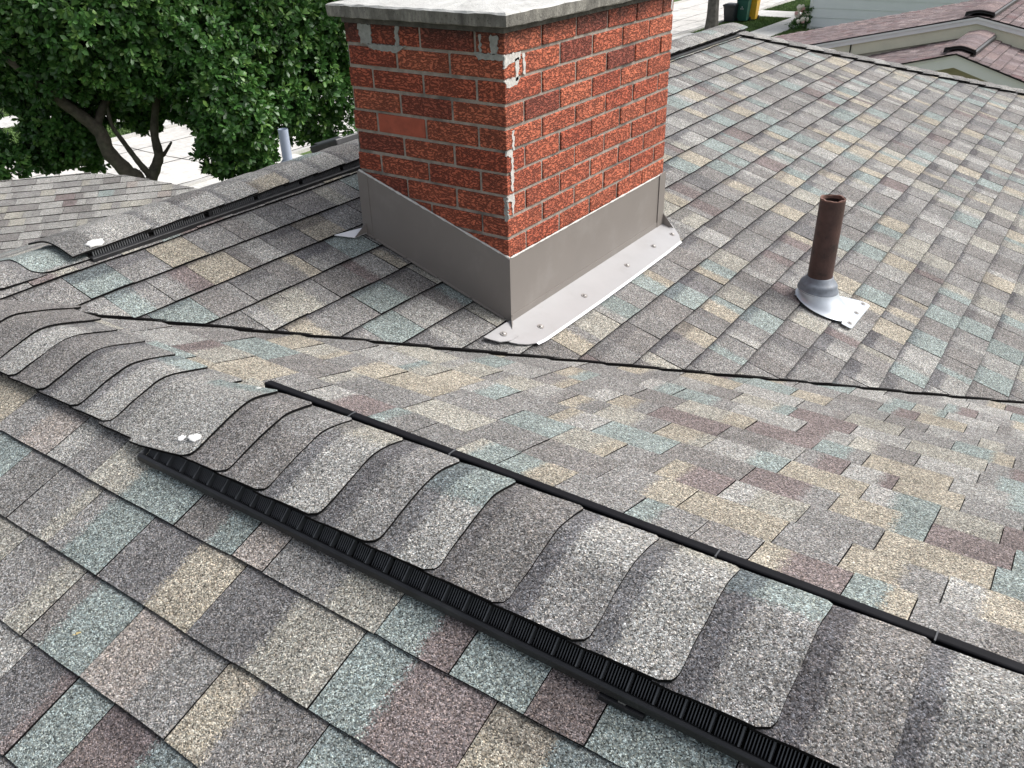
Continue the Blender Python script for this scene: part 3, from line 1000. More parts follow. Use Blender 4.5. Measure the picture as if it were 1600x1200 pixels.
m.tube([(.60, -.02, fl_z - .02), (.60, -.02, fl_z + .10)], .13, 24); m.build('flue_tile', plain('clay_flue', (.36, .17, .10), .8), ch)

# flashing
th = .0018
FX = XB + .004; FY = YA - .004
m = MB_()      # downslope panel
zt = -.048; zbt = zmain(XB) + .012
m.prism([(FX, YA - .004, zbt + .030), (FX, YB - .045, zbt + .030), (FX, YB - .045, zt), (FX, YA - .004, zt)], (-.001, 0, 0), (th, 0, 0))
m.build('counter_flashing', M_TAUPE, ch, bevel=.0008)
m = MB_()      # lower band, folded out a little
m.prism([(FX + .0025, YA - .004, zbt - .002), (FX + .0025, YB - .04, zbt - .002), (FX + .0025, YB - .04, zbt + .034), (FX + .0025, YA - .004, zbt + .034)], (-.003, 0, 0), (th, 0, 0))
m.build('base_flashing', M_TAUPE, ch, bevel=.0006)
m = MB_()      # end return at the far corner
m.prism([(FX + .004, YB - .047, zbt + .0), (FX + .004, YB + .006, zbt), (FX + .004, YB + .006, zt + .004), (FX + .004, YB - .047, zt + .004)], (-.006, 0, 0), (th, 0, 0))
m.build('end_return', M_TAUPE, ch, bevel=.0008)
m = MB_()      # side panel, follows the roof
sl = lambda x, h: (x, FY, zmain(x) + h)
m.prism([sl(XB + .006, .014), sl(XB + .006, .243), sl(XA + .035, .2415), sl(XA + .035, .014)], (0, .001, 0), (0, -th, 0))
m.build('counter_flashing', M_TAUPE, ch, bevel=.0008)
m = MB_()
m.prism([(XA + .037, FY - .002, zmain(XA + .037) + .010), (XA + .037, FY - .002, zmain(XA + .037) + .2425), (XA - .006, FY - .002, zmain(XA) + .240), (XA - .006, FY - .002, zmain(XA) + .012)], (0, .004, 0), (0, -th, 0))
m.build('corner_return', M_TAUPE, ch, bevel=.0008)
m = MB_()      # sealant beads along the top edges
n = 60
def bead(fn, rads, seed):
    r_ = random.Random(seed); mm = MB_()
    pts = [fn(i / n) for i in range(n + 1)]
    mm.tube(pts, [rads * r_.uniform(.6, 1.35) for _ in pts], 7)
    return mm.build('sealant_bead', M_SEAL, ch, smooth=True)
bead(lambda t: (FX + .001, YA + (YB - YA) * t, zt + .001), .0032, 1)
bead(lambda t: (XB + .004 + (XA - XB - .004) * t, FY + .001, zmain(XB + (XA - XB) * t) + .2425), .0034, 2)
# apron on the roof
HA = .0265
ap = [(.904, -.600), (.912, -.668), (.969, -.670), (.990, -.655), (1.011, -.630), (1.024, -.600), (1.029, -.56), (1.031, -.38), (1.032, -.18), (1.031, .02), (1.029, .20), (1.027, .36), (1.023, .490), (.998, .530), (.930, .590), (.904, .560)]
ap = [(x, y, zmain(x) + HA) for x, y in ap]
m = MB_(); m.prism(ap, (0, 0, -.0015), (0, 0, .0008))
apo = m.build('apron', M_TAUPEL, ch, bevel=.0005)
m = MB_()      # hemmed, turned-down outer edge
for i in range(5, 12):
    a, b = np.array(ap[i]), np.array(ap[i + 1])
    o3 = np.array([.008, 0, -.0045])
    m.face([a + (0, 0, .0006), b + (0, 0, .0006), b + o3, a + o3])
m.build('apron_hem', M_WHITE, apo)
def screw(x, y, parent, hh=HA):
    c = np.array([x, y, zmain(x) + hh + .0012]); nn_ = nrm((M1, 0, 1)); m = MB_()
    m.tube([c, c + nn_ * .0015], .0115, 16); m.tube([c + nn_ * .0015, c + nn_ * .0042, c + nn_ * .0055], [.0068, .0062, .004], 12)
    return m.build('screw', M_SCREW, parent, smooth=False)
for (x, y) in ((.985, -.515), (.983, -.225), (.979, .105), (.975, .338), (.978, .505)): screw(x, y, apo)
m = MB_()      # small tongue left of the front corner
tg = [(.905, -.722), (.924, -.715), (.950, -.700), (.968, -.665), (.970, -.625), (.940, -.590), (.905, -.595), (.905, -.660)]
m.prism([(x, y, zmain(x) + HA + .0035) for x, y in tg], (0, 0, -.002), (0, 0, .0006)); tgo = m.build('corner_tongue', M_TAUPEL, ch, bevel=.0005)
screw(.936, -.657, tgo, HA + .0045)
m = MB_()      # folded lip at the front corner
m.prism([(FX, FY, zmain(XB) + .052), (FX + .040, FY - .052, zmain(XB + .04) + .022), (FX + .012, FY - .006, zmain(XB) + .018), (FX, FY, zmain(XB) + .018)], (0, 0, 0), (.0015, -.0012, 0))
m.build('corner_fold', M_TAUPE, ch)
m = MB_()
m.prism([(FX + .003, YB + .004, zmain(XB) + .075), (FX + .056, YB + .008, zmain(XB) + .013), (FX + .003, YB + .006, zmain(XB) + .018)], (0, 0, 0), (0, .0018, 0))
m.build('corner_fold', M_TAUPE, ch)
# step flashing slivers along the left side
for i in range(5):
    x1 = XB - .02 - i * .137
    m = MB_()
    m.prism([(x1, FY - .010, zmain(x1) + .0235), (max(XA, x1 - .128), FY - .010, zmain(max(XA, x1 - .128)) + .0235), (max(XA, x1 - .128), FY + .002, zmain(max(XA, x1 - .128)) + .0245), (x1, FY + .002, zmain(x1) + .0245)], (0, 0, -.001), (0, 0, .001))
    m.build('step_flashing', M_TAUPE, ch)
# white tongue at the upper left corner
m = MB_()
m.prism([(x, y, zmain(x) + .0255) for x, y in ((.251, -.685), (.299, -.637), (.300, -.575), (.270, -.570))], (0, 0, -.001), (0, 0, .001))
m.build('corner_tongue', M_WHITE, ch)
m = MB_()
m.prism([(.299, -.637, zmain(.3) + .0265), (.300, -.572, zmain(.3) + .0265), (.299, -.574, zmain(.3) + .062)], (0, 0, 0), (.0015, 0, 0))
m.build('corner_fold', M_TAUPE, ch)

# ------------------------------------------------------------------ iron plumbing vent with its boot
pb = np.array([1.572, .600, zmain(1.572)])
pv = empty('plumbing_vent_pipe', tuple(pb))
tag(pv, 'rusty brown iron vent pipe rising from a grey flashing boot right of the chimney', 'vent pipe')
nm = nrm((M1, 0, 1)); dn = nrm((1, 0, -M1)); PR_ = .0475
top = pb + np.array([.003, -.003, .440])
m = MB_()
m.tube([pb + (0, 0, -.02), pb + (0, 0, .15), top], [PR_, PR_, PR_ * .985], 36, cap=False)
m.build('pipe', M_RUST, pv, smooth=True)
m = MB_(); m.tube([pb, top - np.array([0, 0, .002])], [PR_ * .86, PR_ * .86], 36, cap=False)
m.build('pipe_bore', plain('pipe_bore_rust', (.030, .014, .011), .9, var=.4, scale=40), pv, smooth=True)
m = MB_(); r_ = random.Random(4); r0, r1, r2_, r3 = [], [], [], []
q = 0
for k in range(36):
    a = 2 * math.pi * k / 36; q = .5 * q + r_.uniform(-.0022, .0026); u = np.array([math.cos(a), math.sin(a), 0])
    r0.append(top + u * PR_ * .985 + (0, 0, -.004)); r1.append(top + u * PR_ + (0, 0, q)); r2_.append(top + u * PR_ * .86 + (0, 0, q)); r3.append(top + u * PR_ * .855 + (0, 0, -.012))
m.grid([r0, r1, r2_, r3], closed=True); m.build('broken_rim', plain('rim_rust', (.17, .09, .07), .8, var=.4, scale=60), pv)
def ring(c, rx, ry, tilt, n=40):
    """tilt 0 = level, 1 = in the roof plane"""
    a1 = nrm(np.array([1, 0, -M1 * tilt])); a2 = np.array([0, 1, 0.])
    return [np.array(c) + a1 * rx * math.cos(2 * math.pi * k / n) + a2 * ry * math.sin(2 * math.pi * k / n) for k in range(n)]
m = MB_()
m.grid([ring(pb + (0, 0, .128), PR_ + .0005, PR_ + .0005, 0), ring(pb + (0, 0, .126), PR_ + .004, PR_ + .004, 0), ring(pb + (0, 0, .112), PR_ + .006, PR_ + .006, .1), ring(pb + (0, 0, .106), PR_ + .018, PR_ + .018, .15),
        ring(pb + (0, 0, .096), PR_ + .025, PR_ + .025, .2), ring(pb + (0, 0, .086), PR_ + .023, PR_ + .023, .25), ring(pb + (0, 0, .080), PR_ + .030, PR_ + .029, .3), ring(pb + (0, 0, .070), PR_ + .033, PR_ + .032, .35)], closed=True)
m.build('rubber_collar', M_RUBBER, pv, smooth=True)
m = MB_(); q_ = lambda t, h: pb + dn * t + nm * h
m.grid([ring(pb + (0, 0, .074), PR_ + .032, PR_ + .031, .35), ring(pb + (.004, 0, .060), PR_ + .037, PR_ + .034, .7), ring(q_(.012, .044), PR_ + .048, PR_ + .039, .95), ring(q_(.022, .034), PR_ + .060, PR_ + .045, 1), ring(q_(.028, .0295), PR_ + .070, PR_ + .052, 1), ring(q_(.028, .0265), PR_ + .076, PR_ + .056, 1)], closed=True)
m.build('boot_skirt', M_GALV, pv, smooth=True)
m = MB_()
pl = [(1.50, .545), (1.590, .532), (1.700, .532), (1.702, .514), (1.735, .514), (1.742, .522), (1.745, .766), (1.738, .775), (1.722, .776), (1.700, .765), (1.62, .712), (1.56, .70), (1.50, .68)]
m.prism([(x, y, zmain(x) + .0285) for x, y in pl], (0, 0, -.0012), (0, 0, .0006)); plo = m.build('boot_plate', M_GALV, pv, bevel=.0004)
for (x, y) in ((1.720, .755), (1.721, .655), (1.725, .550)):
    c = np.array([x, y, zmain(x) + .0295]); m = MB_(); m.tube([c, c + nm * .0012], .0105, 14); m.tube([c + nm * .001, c + nm * .004], [.006, .004], 8); m.build('nail_head', M_SCREW, plo)

# ------------------------------------------------------------------ things on the rear slope
zs = lambda x: ZM + M1 * (x - XR)
g0 = (-2.38, 1.43, zs(-2.38)); gp = empty('plumbing_vent_pipe', g0)
tag(gp, 'short blue-grey plastic vent pipe behind the upper ridge, in front of the tree', 'vent pipe')
m = MB_(); m.tube([np.array(g0) + (0, 0, -.03), np.array(g0) + (-.003, .0, .245)], .034, 20, cap=False); m.tube([np.array(g0) + (0, 0, 0), np.array(g0) + (-.003, 0, .243)], .030, 20, cap=False)
m.build('pipe', M_PVC, gp, smooth=True)
m = MB_(); m.grid([ring(np.array(g0) + (0, 0, .035), .036, .036, 0), ring(np.array(g0) + (0, 0, .025), .055, .055, -.8), ring(np.array(g0) + (0, 0, .008), .10, .10, -1)], closed=True)
m.build('collar', M_RUBBER, gp, smooth=True)
bx = empty('roof_box_vent', (-1.12, .71, zs(-1.12)))
tag(bx, 'low black box vent just behind the ridge at the left edge of the chimney', 'roof vent')
m = MB_(); c = np.array([-1.12, .71, zs(-1.12)])
m.box(c + (0, 0, .02), (.09, .09, .04)); m.build('throat', M_PLAST, bx)
m = MB_(); m.box(c + (0, 0, .058), (.11, .11, .020), ax=[nrm((1, 0, M1)), (0, 1, 0), nrm((-M1, 0, 1))]); m.build('hood', M_PLAST, bx, bevel=.008)


# ------------------------------------------------------------------ ground, street, lawns
def gmat(name, c1, c2, sc, joints=None, rough=.9, stain=None, bump=.004):
    m, nt_, b = mat(name); g = NT(nt_); o = g.obj()
    c = g.ramp(g.noise(o, sc, 5, .65), [(.3, c1), (.7, c2)])
    if stain: c = g.mix(g.math('MULTIPLY', g.smooth(g.noise(o, stain[1], 5, .7), .5, .7), stain[2]), c, stain[0])
    f = g.noise(o, sc * 14, 3, .6); c = g.mix(1.0, c, g.ramp(f, [(.3, .85), (.7, 1.15)]), 'MULTIPLY')
    g.l(c, b.inputs['Base Color']); b.inputs['Roughness'].default_value = rough; b.inputs['Specular IOR Level'].default_value = .2
    g.bump(f, bump, b)
    return m


M_ROAD = gmat('street_concrete', (.54, .52, .49), (.64, .62, .585), .5, stain=((.34, .33, .32), .8, .5))
M_WALK = gmat('walk_concrete', (.54, .53, .50), (.64, .63, .60), .8, stain=((.36, .35, .34), 1.2, .5))
M_LAWN = gmat('lawn_soil', (.060, .105, .030), (.105, .155, .050), 1.2, bump=.02)
M_JOINT = plain('crack_tar', (.06, .058, .055), .9, var=.3, scale=3)
M_KERB = gmat('kerb_concrete', (.42, .41, .39), (.52, .51, .48), 2)

m = MB_(); m.face([(-300, -300, GZ), (300, -300, GZ), (300, 300, GZ), (-300, 300, GZ)])
tag(m.build('ground', M_LAWN), kind='structure')


def sheet(name, x0, x1, y0, y1, z, mt, parent=None):
    m = MB_(); m.prism([(x0, y0, z), (x1, y0, z), (x1, y1, z), (x0, y1, z)], (0, 0, -.03), (0, 0, 0)); o = m.build(name, mt, parent)
    if parent is None: tag(o, kind='structure')
    return o


road = sheet('road', -20.6, -15.15, -60, 140, GZ + .004, M_ROAD)
for x in (-15.15, -20.75):
    m = MB_(); m.box((x + .07, 40, GZ + .03), (.07, 100, .06)); tag(m.build('kerb', M_KERB), kind='structure')
# slab joints and tar lines of the street
def crack(x0, y0, x1, y1, wd, seed, z=GZ + .010, amp=.03):
    r_ = random.Random(seed); L = math.hypot(x1 - x0, y1 - y0); n = max(2, int(L / .35)); nx, ny = -(y1 - y0) / L, (x1 - x0) / L
    m = MB_(); A, B = [], []; q = 0
    for i in range(n + 1):
        t = i / n; q = .7 * q + r_.uniform(-amp, amp); ww = wd * r_.uniform(.5, 1.3) / 2
        x, y = x0 + (x1 - x0) * t + nx * q, y0 + (y1 - y0) * t + ny * q
        A.append((x + nx * ww, y + ny * ww, z)); B.append((x - nx * ww, y - ny * ww, z))
    m.grid([A, B]); return m.build('pavement_crack', M_JOINT, road)
crack(-15.42, 0, -15.42, 75, .05, 1); crack(-17.37, 0, -17.37, 75, .05, 2); crack(-19.2, 0, -19.2, 75, .04, 3); crack(-16.4, 30, -16.1, 60, .03, 31, amp=.06)
for i, y in enumerate((4.2, 8.9, 10.9, 13.6, 18, 23, 28, 33, 37.3, 40.9, 45.6, 50, 55, 61)):
    crack(-20.4, y, -15.3, y + (.3 if i % 2 else 0), .035 if i % 3 else .05, 5 + i)
sheet('pavement', -12.55, -11.3, -60, 140, GZ + .045, M_WALK)
sheet('pavement', -26.5, -25.1, -60, 140, GZ + .045, M_WALK)
for (x0, x1, y0, y1) in ((-15.1, -12.6, 43.9, 46.3), (-11.25, -8.0, 43.9, 46.3), (-15.1, -12.6, 33.2, 36.9), (-15.1, -12.6, 8.2, 12.6), (-11.25, -6.5, 7.2, 12.6), (-25.05, -20.8, 12.6, 16.5)):
    sheet('driveway', x0, x1, y0, y1, GZ + .040, M_WALK)

# grass blades on the lawns in view
def grass(name, areas, n, seed, hh=.06):
    r_ = np.random.default_rng(seed); V = []; F = []
    tot = sum((a[1] - a[0]) * (a[3] - a[2]) for a in areas); b = 0
    for a in areas:
        k = int(n * (a[1] - a[0]) * (a[3] - a[2]) / tot)
        x = r_.uniform(a[0], a[1], k); y = r_.uniform(a[2], a[3], k); an = r_.uniform(0, 6.283, k); h = hh * r_.uniform(.5, 1.4, k); w_ = .028
        dx, dy = np.cos(an) * w_, np.sin(an) * w_; lx, ly_ = r_.normal(0, .02, k), r_.normal(0, .02, k)
        V.append(np.stack([np.stack([x - dx, y - dy, np.full(k, GZ)], 1), np.stack([x + dx, y + dy, np.full(k, GZ)], 1), np.stack([x + lx, y + ly_, GZ + h], 1)], 1).reshape(-1, 3))
    V = np.concatenate(V); nf = len(V) // 3
    me = bpy.data.meshes.new(name); me.vertices.add(len(V)); me.vertices.foreach_set('co', V.ravel()); me.loops.add(nf * 3); me.loops.foreach_set('vertex_index', np.arange(nf * 3))
    me.polygons.add(nf); me.polygons.foreach_set('loop_start', np.arange(nf) * 3); me.update(calc_edges=True)
    me.materials.append(plain('grass_blade', (.085, .150, .035), .7, var=.4, scale=2.5)); return tag(link(name, me), kind='stuff')
tag(grass('grass', [(-14.95, -12.6, 37, 43.85), (-14.95, -12.6, 46.35, 52), (-11.25, -9.5, 34, 41), (-12, -11.3, 41, 43.8), (-25, -20.9, 6, 12.5), (-30, -26.6, 6, 16)], 60000, 1),
    'short mown grass on the verges and lawns beside the street', kind='stuff')

# ------------------------------------------------------------------ trees
def leaf_material(name, c1, c2, c3):
    m, nt_, b = mat(name); g = NT(nt_)
    x = g.n('ShaderNodeAttribute', attribute_name='rv').outputs['Fac']
    c = g.ramp(x, [(0.0, c1), (.6, c2), (1.0, c3)])
    g.l(c, b.inputs['Base Color']); b.inputs['Roughness'].default_value = .38; b.inputs['Specular IOR Level'].default_value = .5
    out = [q for q in m.node_tree.nodes if q.type == 'OUTPUT_MATERIAL'][0]
    tr = g.n('ShaderNodeBsdfTranslucent'); g.l(c, tr.inputs[0]); mx = g.n('ShaderNodeMixShader'); mx.inputs[0].default_value = .22
    g.l(b.outputs[0], mx.inputs[1]); g.l(tr.outputs[0], mx.inputs[2]); g.l(mx.outputs[0], out.inputs[0])
    return m


M_LEAF = leaf_material('magnolia_leaf', (.022, .070, .016), (.062, .165, .034), (.17, .30, .07))
M_BARK = plain('tree_bark', (.105, .090, .068), .9, var=.4, scale=14, bump=.004, dirt=((.16, .17, .11), 9, .6))


def leaves(name, centres, parent, L, seed, per=9, matl=None, spread=.9):
    """rosettes of leaves; centres: (n,3) places of twig ends, with outward directions (n,3)"""
    r_ = np.random.default_rng(seed)
    C, D = centres
    n = len(C)
    C = np.repeat(C, per, 0); D = np.repeat(D, per, 0); k = len(C)
    a = np.tile(np.arange(per) * 2.4, n) + r_.uniform(0, 1, k)
    D = D / np.linalg.norm(D, axis=1)[:, None]
    ref = np.where(np.abs(D[:, 2:3]) > .8, np.array([[1., 0, 0]]), np.array([[0., 0, 1]]))
    U = np.cross(D, ref); U /= np.linalg.norm(U, axis=1)[:, None]; W = np.cross(D, U)
    el = r_.uniform(.15, 1.1, k)
    ax = (U * np.cos(a)[:, None] + W * np.sin(a)[:, None]) * np.cos(el)[:, None] * spread + D * np.sin(el)[:, None]
    ax[:, 2] -= r_.uniform(0, .35, k)
    ax /= np.linalg.norm(ax, axis=1)[:, None]
    sd_ = np.cross(ax, D + r_.normal(0, .35, (k, 3))); sd_ /= np.linalg.norm(sd_, axis=1)[:, None] + 1e-9
    nn_ = np.cross(sd_, ax)
    Ls = L * r_.uniform(.6, 1.2, k)[:, None]; Wd = Ls * .21
    B = C + ax * Ls * .08 + r_.normal(0, .006, (k, 3))
    dz = nn_ * Ls
    pts = [B, B + ax * Ls * .38 + sd_ * Wd * .75 + dz * .05, B + ax * Ls * .72 + sd_ * Wd + dz * .03, B + ax * Ls - dz * .06,
           B + ax * Ls * .72 - sd_ * Wd + dz * .03, B + ax * Ls * .38 - sd_ * Wd * .75 + dz * .05, B + ax * Ls * .40 - dz * .0, B + ax * Ls * .74 - dz * .02]
    V = np.stack(pts, 1).reshape(-1, 3)
    base = (np.arange(k) * 8)[:, None]
    quads = np.array([[0, 1, 6, 5], [1, 2, 7, 6], [5, 6, 7, 4], [2, 3, 4, 7]])
    # faces: two halves, folded on the midrib
    F = (base[:, :, None] + quads[None]).reshape(-1, 4)
    me = bpy.data.meshes.new(name); off = np.array(parent.location) if parent is not None else np.zeros(3)
    me.vertices.add(len(V)); me.vertices.foreach_set('co', (V - off).ravel())
    nf = len(F); me.loops.add(nf * 4); me.loops.foreach_set('vertex_index', F.ravel()); me.polygons.add(nf); me.polygons.foreach_set('loop_start', np.arange(nf) * 4)
    me.update(calc_edges=True)
    at_ = me.attributes.new('rv', 'FLOAT', 'FACE')
    rosette = np.repeat(r_.uniform(0, 1, n), per); rv = np.clip(.6 * rosette + .5 * r_.uniform(0, 1, k) - .05, 0, 1)
    at_.data.foreach_set('value', np.repeat(rv, 4))
    me.materials.append(matl or M_LEAF)
    o = link(name, me, parent); return tag(o, kind='stuff')


def at_px(u, v, dist):
    d = FW + (u - 800) / CF * RT - (v - 600) / CF * UP
    return CPOS + d / np.linalg.norm(d) * dist


def lobe(c, r, n, r_, flat=.8, inner=.55):
    """twig ends spread through a lobe's outer shell"""
    d = r_.normal(0, 1, (n, 3)); d /= np.linalg.norm(d, axis=1)[:, None]
    rr = (inner + (1 - inner) * r_.uniform(0, 1, n) ** .6)[:, None]
    lump = 1 + .18 * np.sin(d[:, :1] * 7 + c[0] * 3) * np.cos(d[:, 1:2] * 6 + c[1] * 5)
    P_ = np.array(c) + d * rr * r * lump * np.array([1, 1, flat])
    dd = d + np.array([0, 0, .35]) + r_.normal(0, .25, (n, 3))
    return P_, dd


def crown(name, lobes, parent, L, seed, per=9, matl=None):
    r_ = np.random.default_rng(seed); P_, D_ = [], []
    for (c, r, n) in lobes:
        a, b = lobe(c, r, n, r_); P_.append(a); D_.append(b)
    return leaves(name, (np.concatenate(P_), np.concatenate(D_)), parent, L, seed, per, matl)


TD = 11.3
tb = at_px(222, 330, TD + .1); tb[2] = GZ
tree = empty('magnolia_tree', tuple(tb))
tag(tree, 'dense dark green broadleaf tree with a forked grey trunk beyond the left roof', 'tree')
def limb(name, pts, rad, tr=None):
    m = MB_()
    # smooth the path
    P_ = [np.array(p, float) for p in pts]; Q, Rr = [], []
    for i in range(len(P_) - 1):
        p0 = P_[max(0, i - 1)]; p1 = P_[i]; p2 = P_[i + 1]; p3 = P_[min(len(P_) - 1, i + 2)]
        for k in range(5):
            t = k / 5
            Q.append(.5 * ((2 * p1) + (-p0 + p2) * t + (2 * p0 - 5 * p1 + 4 * p2 - p3) * t * t + (-p0 + 3 * p1 - 3 * p2 + p3) * t ** 3)); Rr.append(rad[i] + (rad[i + 1] - rad[i]) * t)
    Q.append(P_[-1]); Rr.append(rad[-1])
    Rr = [r * (1 + .06 * math.sin(i * 1.7)) for i, r in enumerate(Rr)]
    m.tube(Q, Rr, 14); return m.build(name, M_BARK, tr or tree, smooth=True)
TA = lambda L_, dd=0: [at_px(u, v, TD + dd + e) for (u, v, e) in L_]
g1 = np.array([tb[0] - .1, tb[1], GZ])
l1 = TA([(222, 300, .1), (198, 268, .05), (170, 238, 0), (157, 208, -.05), (132, 185, -.1), (98, 160, -.15), (60, 132, -.2), (20, 98, -.3), (-30, 60, -.3)])
limb('trunk', [g1, (g1 + l1[0]) / 2 + np.array([.05, 0, 0])] + l1, [.13, .115, .095, .088, .080, .076, .066, .060, .050, .040, .025])
l2 = TA([(238, 330, .1), (235, 290, .1), (243, 262, .1), (248, 242, .1), (241, 205, .1), (246, 150, .1), (262, 90, .2), (270, 20, .2)])
g2 = np.array([l2[0][0] + .05, l2[0][1] + .1, GZ])
limb('trunk', [g2, (g2 + l2[0]) / 2] + l2, [.10, .09, .075, .070, .062, .055, .046, .040, .03, .02])
l3 = TA([(236, 275, .1), (222, 260, .05), (210, 245, .05), (193, 222, .0), (176, 198, 0), (168, 170, 0), (160, 120, .1)])
limb('limb', l3, [.05, .036, .032, .028, .024, .02, .012])
l4 = TA([(248, 244, .1), (256, 241, .12), (268, 222, .2)]); limb('limb', l4, [.03, .024, .012])
l5 = TA([(150, 200, -.05), (160, 170, 0), (185, 120, .1), (210, 60, .2)]); limb('limb', l5, [.05, .045, .035, .02])
l6 = TA([(262, 90, .2), (330, 60, .2), (400, 90, .1), (440, 120, 0)]); limb('limb', l6, [.03, .028, .022, .012])
k_ = TD / CF
lobes = []
for (u, v, e, rp, n) in [
    (-40, 20, .2, 105, 420), (50, 10, -.2, 85, 520), (140, 40, -.5, 80, 520), (90, 105, -.1, 58, 330), (230, 30, -.3, 85, 560), (215, 100, -.5, 52, 330), (310, 60, -.2, 90, 560),
    (400, 40, .2, 90, 560), (490, 30, .6, 90, 520), (560, 60, 1.0, 90, 420), (150, 115, .3, 48, 220), (20, 95, .5, 62, 260),
    (330, 130, -.4, 65, 420), (365, 190, -.5, 56, 400), (350, 238, -.4, 38, 230), (395, 240, -.2, 32, 170), (420, 160, .0, 58, 360), (300, 150, .3, 44, 190), (372, 266, -.3, 20, 60),
    (470, 115, .4, 66, 380), (520, 145, .8, 56, 250), (500, 192, .8, 34, 80), (470, 205, .9, 26, 36), (535, 205, 1.2, 34, 60), (505, 222, 1.0, 20, 18),
    (85, 195, .3, 40, 240), (108, 222, .4, 40, 260), (72, 240, .5, 28, 130), (125, 188, .3, 32, 150), (60, 215, .6, 22, 60), (165, 160, .3, 26, 70), (5, 255, .1, 30, 90), (-15, 235, .2, 32, 70), (25, 160, .6, 22, 24), (10, 135, .4, 34, 90),
    (240, 155, .6, 36, 150), (208, 170, .6, 30, 100), (225, 190, .7, 20, 40), (248, 178, .5, 18, 22), (190, 145, -.3, 20, 40), (150, 250, .7, 16, 16), (140, 245, .7, 22, 30),
    (250, -80, 0, 160, 700), (60, -110, 0, 150, 600), (450, -90, .5, 150, 600), (300, -220, .3, 180, 500),
    (150, 20, 1.3, 130, 420), (330, 40, 1.5, 120, 420), (480, 40, 1.8, 110, 320)]:
    lobes.append((at_px(u, v, TD + e), rp * k_, n))
crown('crown', lobes, tree, .088, 3, per=11)

# street tree
st = np.array([-14.1, 37.4, GZ]); tree2 = empty('street_tree', tuple(st))
tag(tree2, 'straight dark street tree trunk on the verge right of the chimney', 'tree')
m = MB_(); rr = []
for i in range(14):
    z = i * .36; r0_ = .245 + .10 * math.exp(-i * .9) - .004 * i
    rr.append([st + np.array([math.cos(a) * r0_ * (1 + .09 * math.sin(a * 7 + i * .2)), math.sin(a) * r0_ * (1 + .09 * math.sin(a * 7 + i * .2)), z]) for a in np.linspace(0, 2 * math.pi, 29)[:-1]])
m.grid(rr, closed=True)
M_BARK2 = plain('furrowed_bark', (.085, .078, .068), .95, var=.5, scale=5, bump=.02)
m.build('trunk', M_BARK2, tree2, smooth=True)
crown('crown', [(st + np.array([0, 0, 6.6]), 2.3, 500), (st + np.array([1.3, .8, 6.0]), 1.5, 220), (st + np.array([-1.3, -.5, 6.1]), 1.5, 220)], tree2, .14, 8)
for a in (0, 2.1, 4.2):
    m = MB_(); m.tube([st + np.array([0, 0, 4.2]), st + np.array([math.cos(a) * .9, math.sin(a) * .9, 5.6]), st + np.array([math.cos(a) * 1.5, math.sin(a) * 1.5, 6.6])], [.14, .09, .04], 8); m.build('limb', M_BARK2, tree2, smooth=True)

# ------------------------------------------------------------------ wheelie bins at the kerb
def bin_(x, y, col, h, label, rz, w_=.29):
    c = np.array([x, y, GZ + .05]); root = empty('wheeled_bin', tuple(c)); tag(root, label, 'bin', 'bins standing at the kerb')
    mt = plain('bin_' + label.split()[0], col, .45, var=.08, scale=4)
    m = MB_(); lo, hi = w_ * .78, w_; rows = []
    for z, q in ((.05, lo), (.10, lo * 1.02), (h - .14, hi * .97), (h - .12, hi * 1.03), (h - .08, hi * 1.03)):
        rows.append([c + np.array([sx * q, sy * q * 1.15, z]) for sx, sy in ((-1, -1), (1, -1), (1, 1), (-1, 1))])
    m.grid(rows, closed=True); m.face(rows[0][::-1]); m.face(rows[-1]); m.build('body', mt, root, bevel=.015)
    m = MB_(); m.box(c + (0, -.02, h - .055), (hi * 1.08, hi * 1.27, .022)); m.box(c + (0, 0, h - .02), (hi * .9, hi * 1.05, .018)); m.build('lid', mt, root, bevel=.012)
    m = MB_(); m.tube([c + (-w_ * .8, w_ * 1.25, h - .1), c + (w_ * .8, w_ * 1.25, h - .1)], .018, 8); m.build('handle', M_PLAST, root)
    for s_ in (-1, 1):
        m = MB_(); m.tube([c + (s_ * w_ * .85, w_ * .95, .08), c + (s_ * (w_ * .85 + .05), w_ * .95, .08)], .11, 16); m.build('wheel', M_PLAST, root)
    root.rotation_euler.z = rz
    return root
bin_(-14.66, 41.05, (.012, .014, .018), .84, 'black open-topped rubbish bin beside the green bin', 0)
bin_(-14.22, 41.55, (.010, .085, .062), 1.10, 'dark green wheeled bin with a lid between black and yellow bins', .1)
bin_(-14.05, 42.3, (.75, .42, .03), 1.05, 'yellow bin mostly hidden behind the green bin', .1)
# pale recycling mark on the green bin
gb = bpy.data.objects['wheeled_bin.001']
m = MB_(); c = np.array([-14.22, 41.55, GZ + .05]) + (.0, -.335, .62)
for a in (0, 2.094, 4.189):
    p = c + np.array([math.cos(a + 1.57) * .055, 0, math.sin(a + 1.57) * .055]); m.prism([p + (-.035, 0, -.012), p + (.035, 0, -.012), p + (.0, 0, .035)], (0, 0, 0), (0, -.004, 0))
m.build('recycling_mark', M_WHITE, gb)

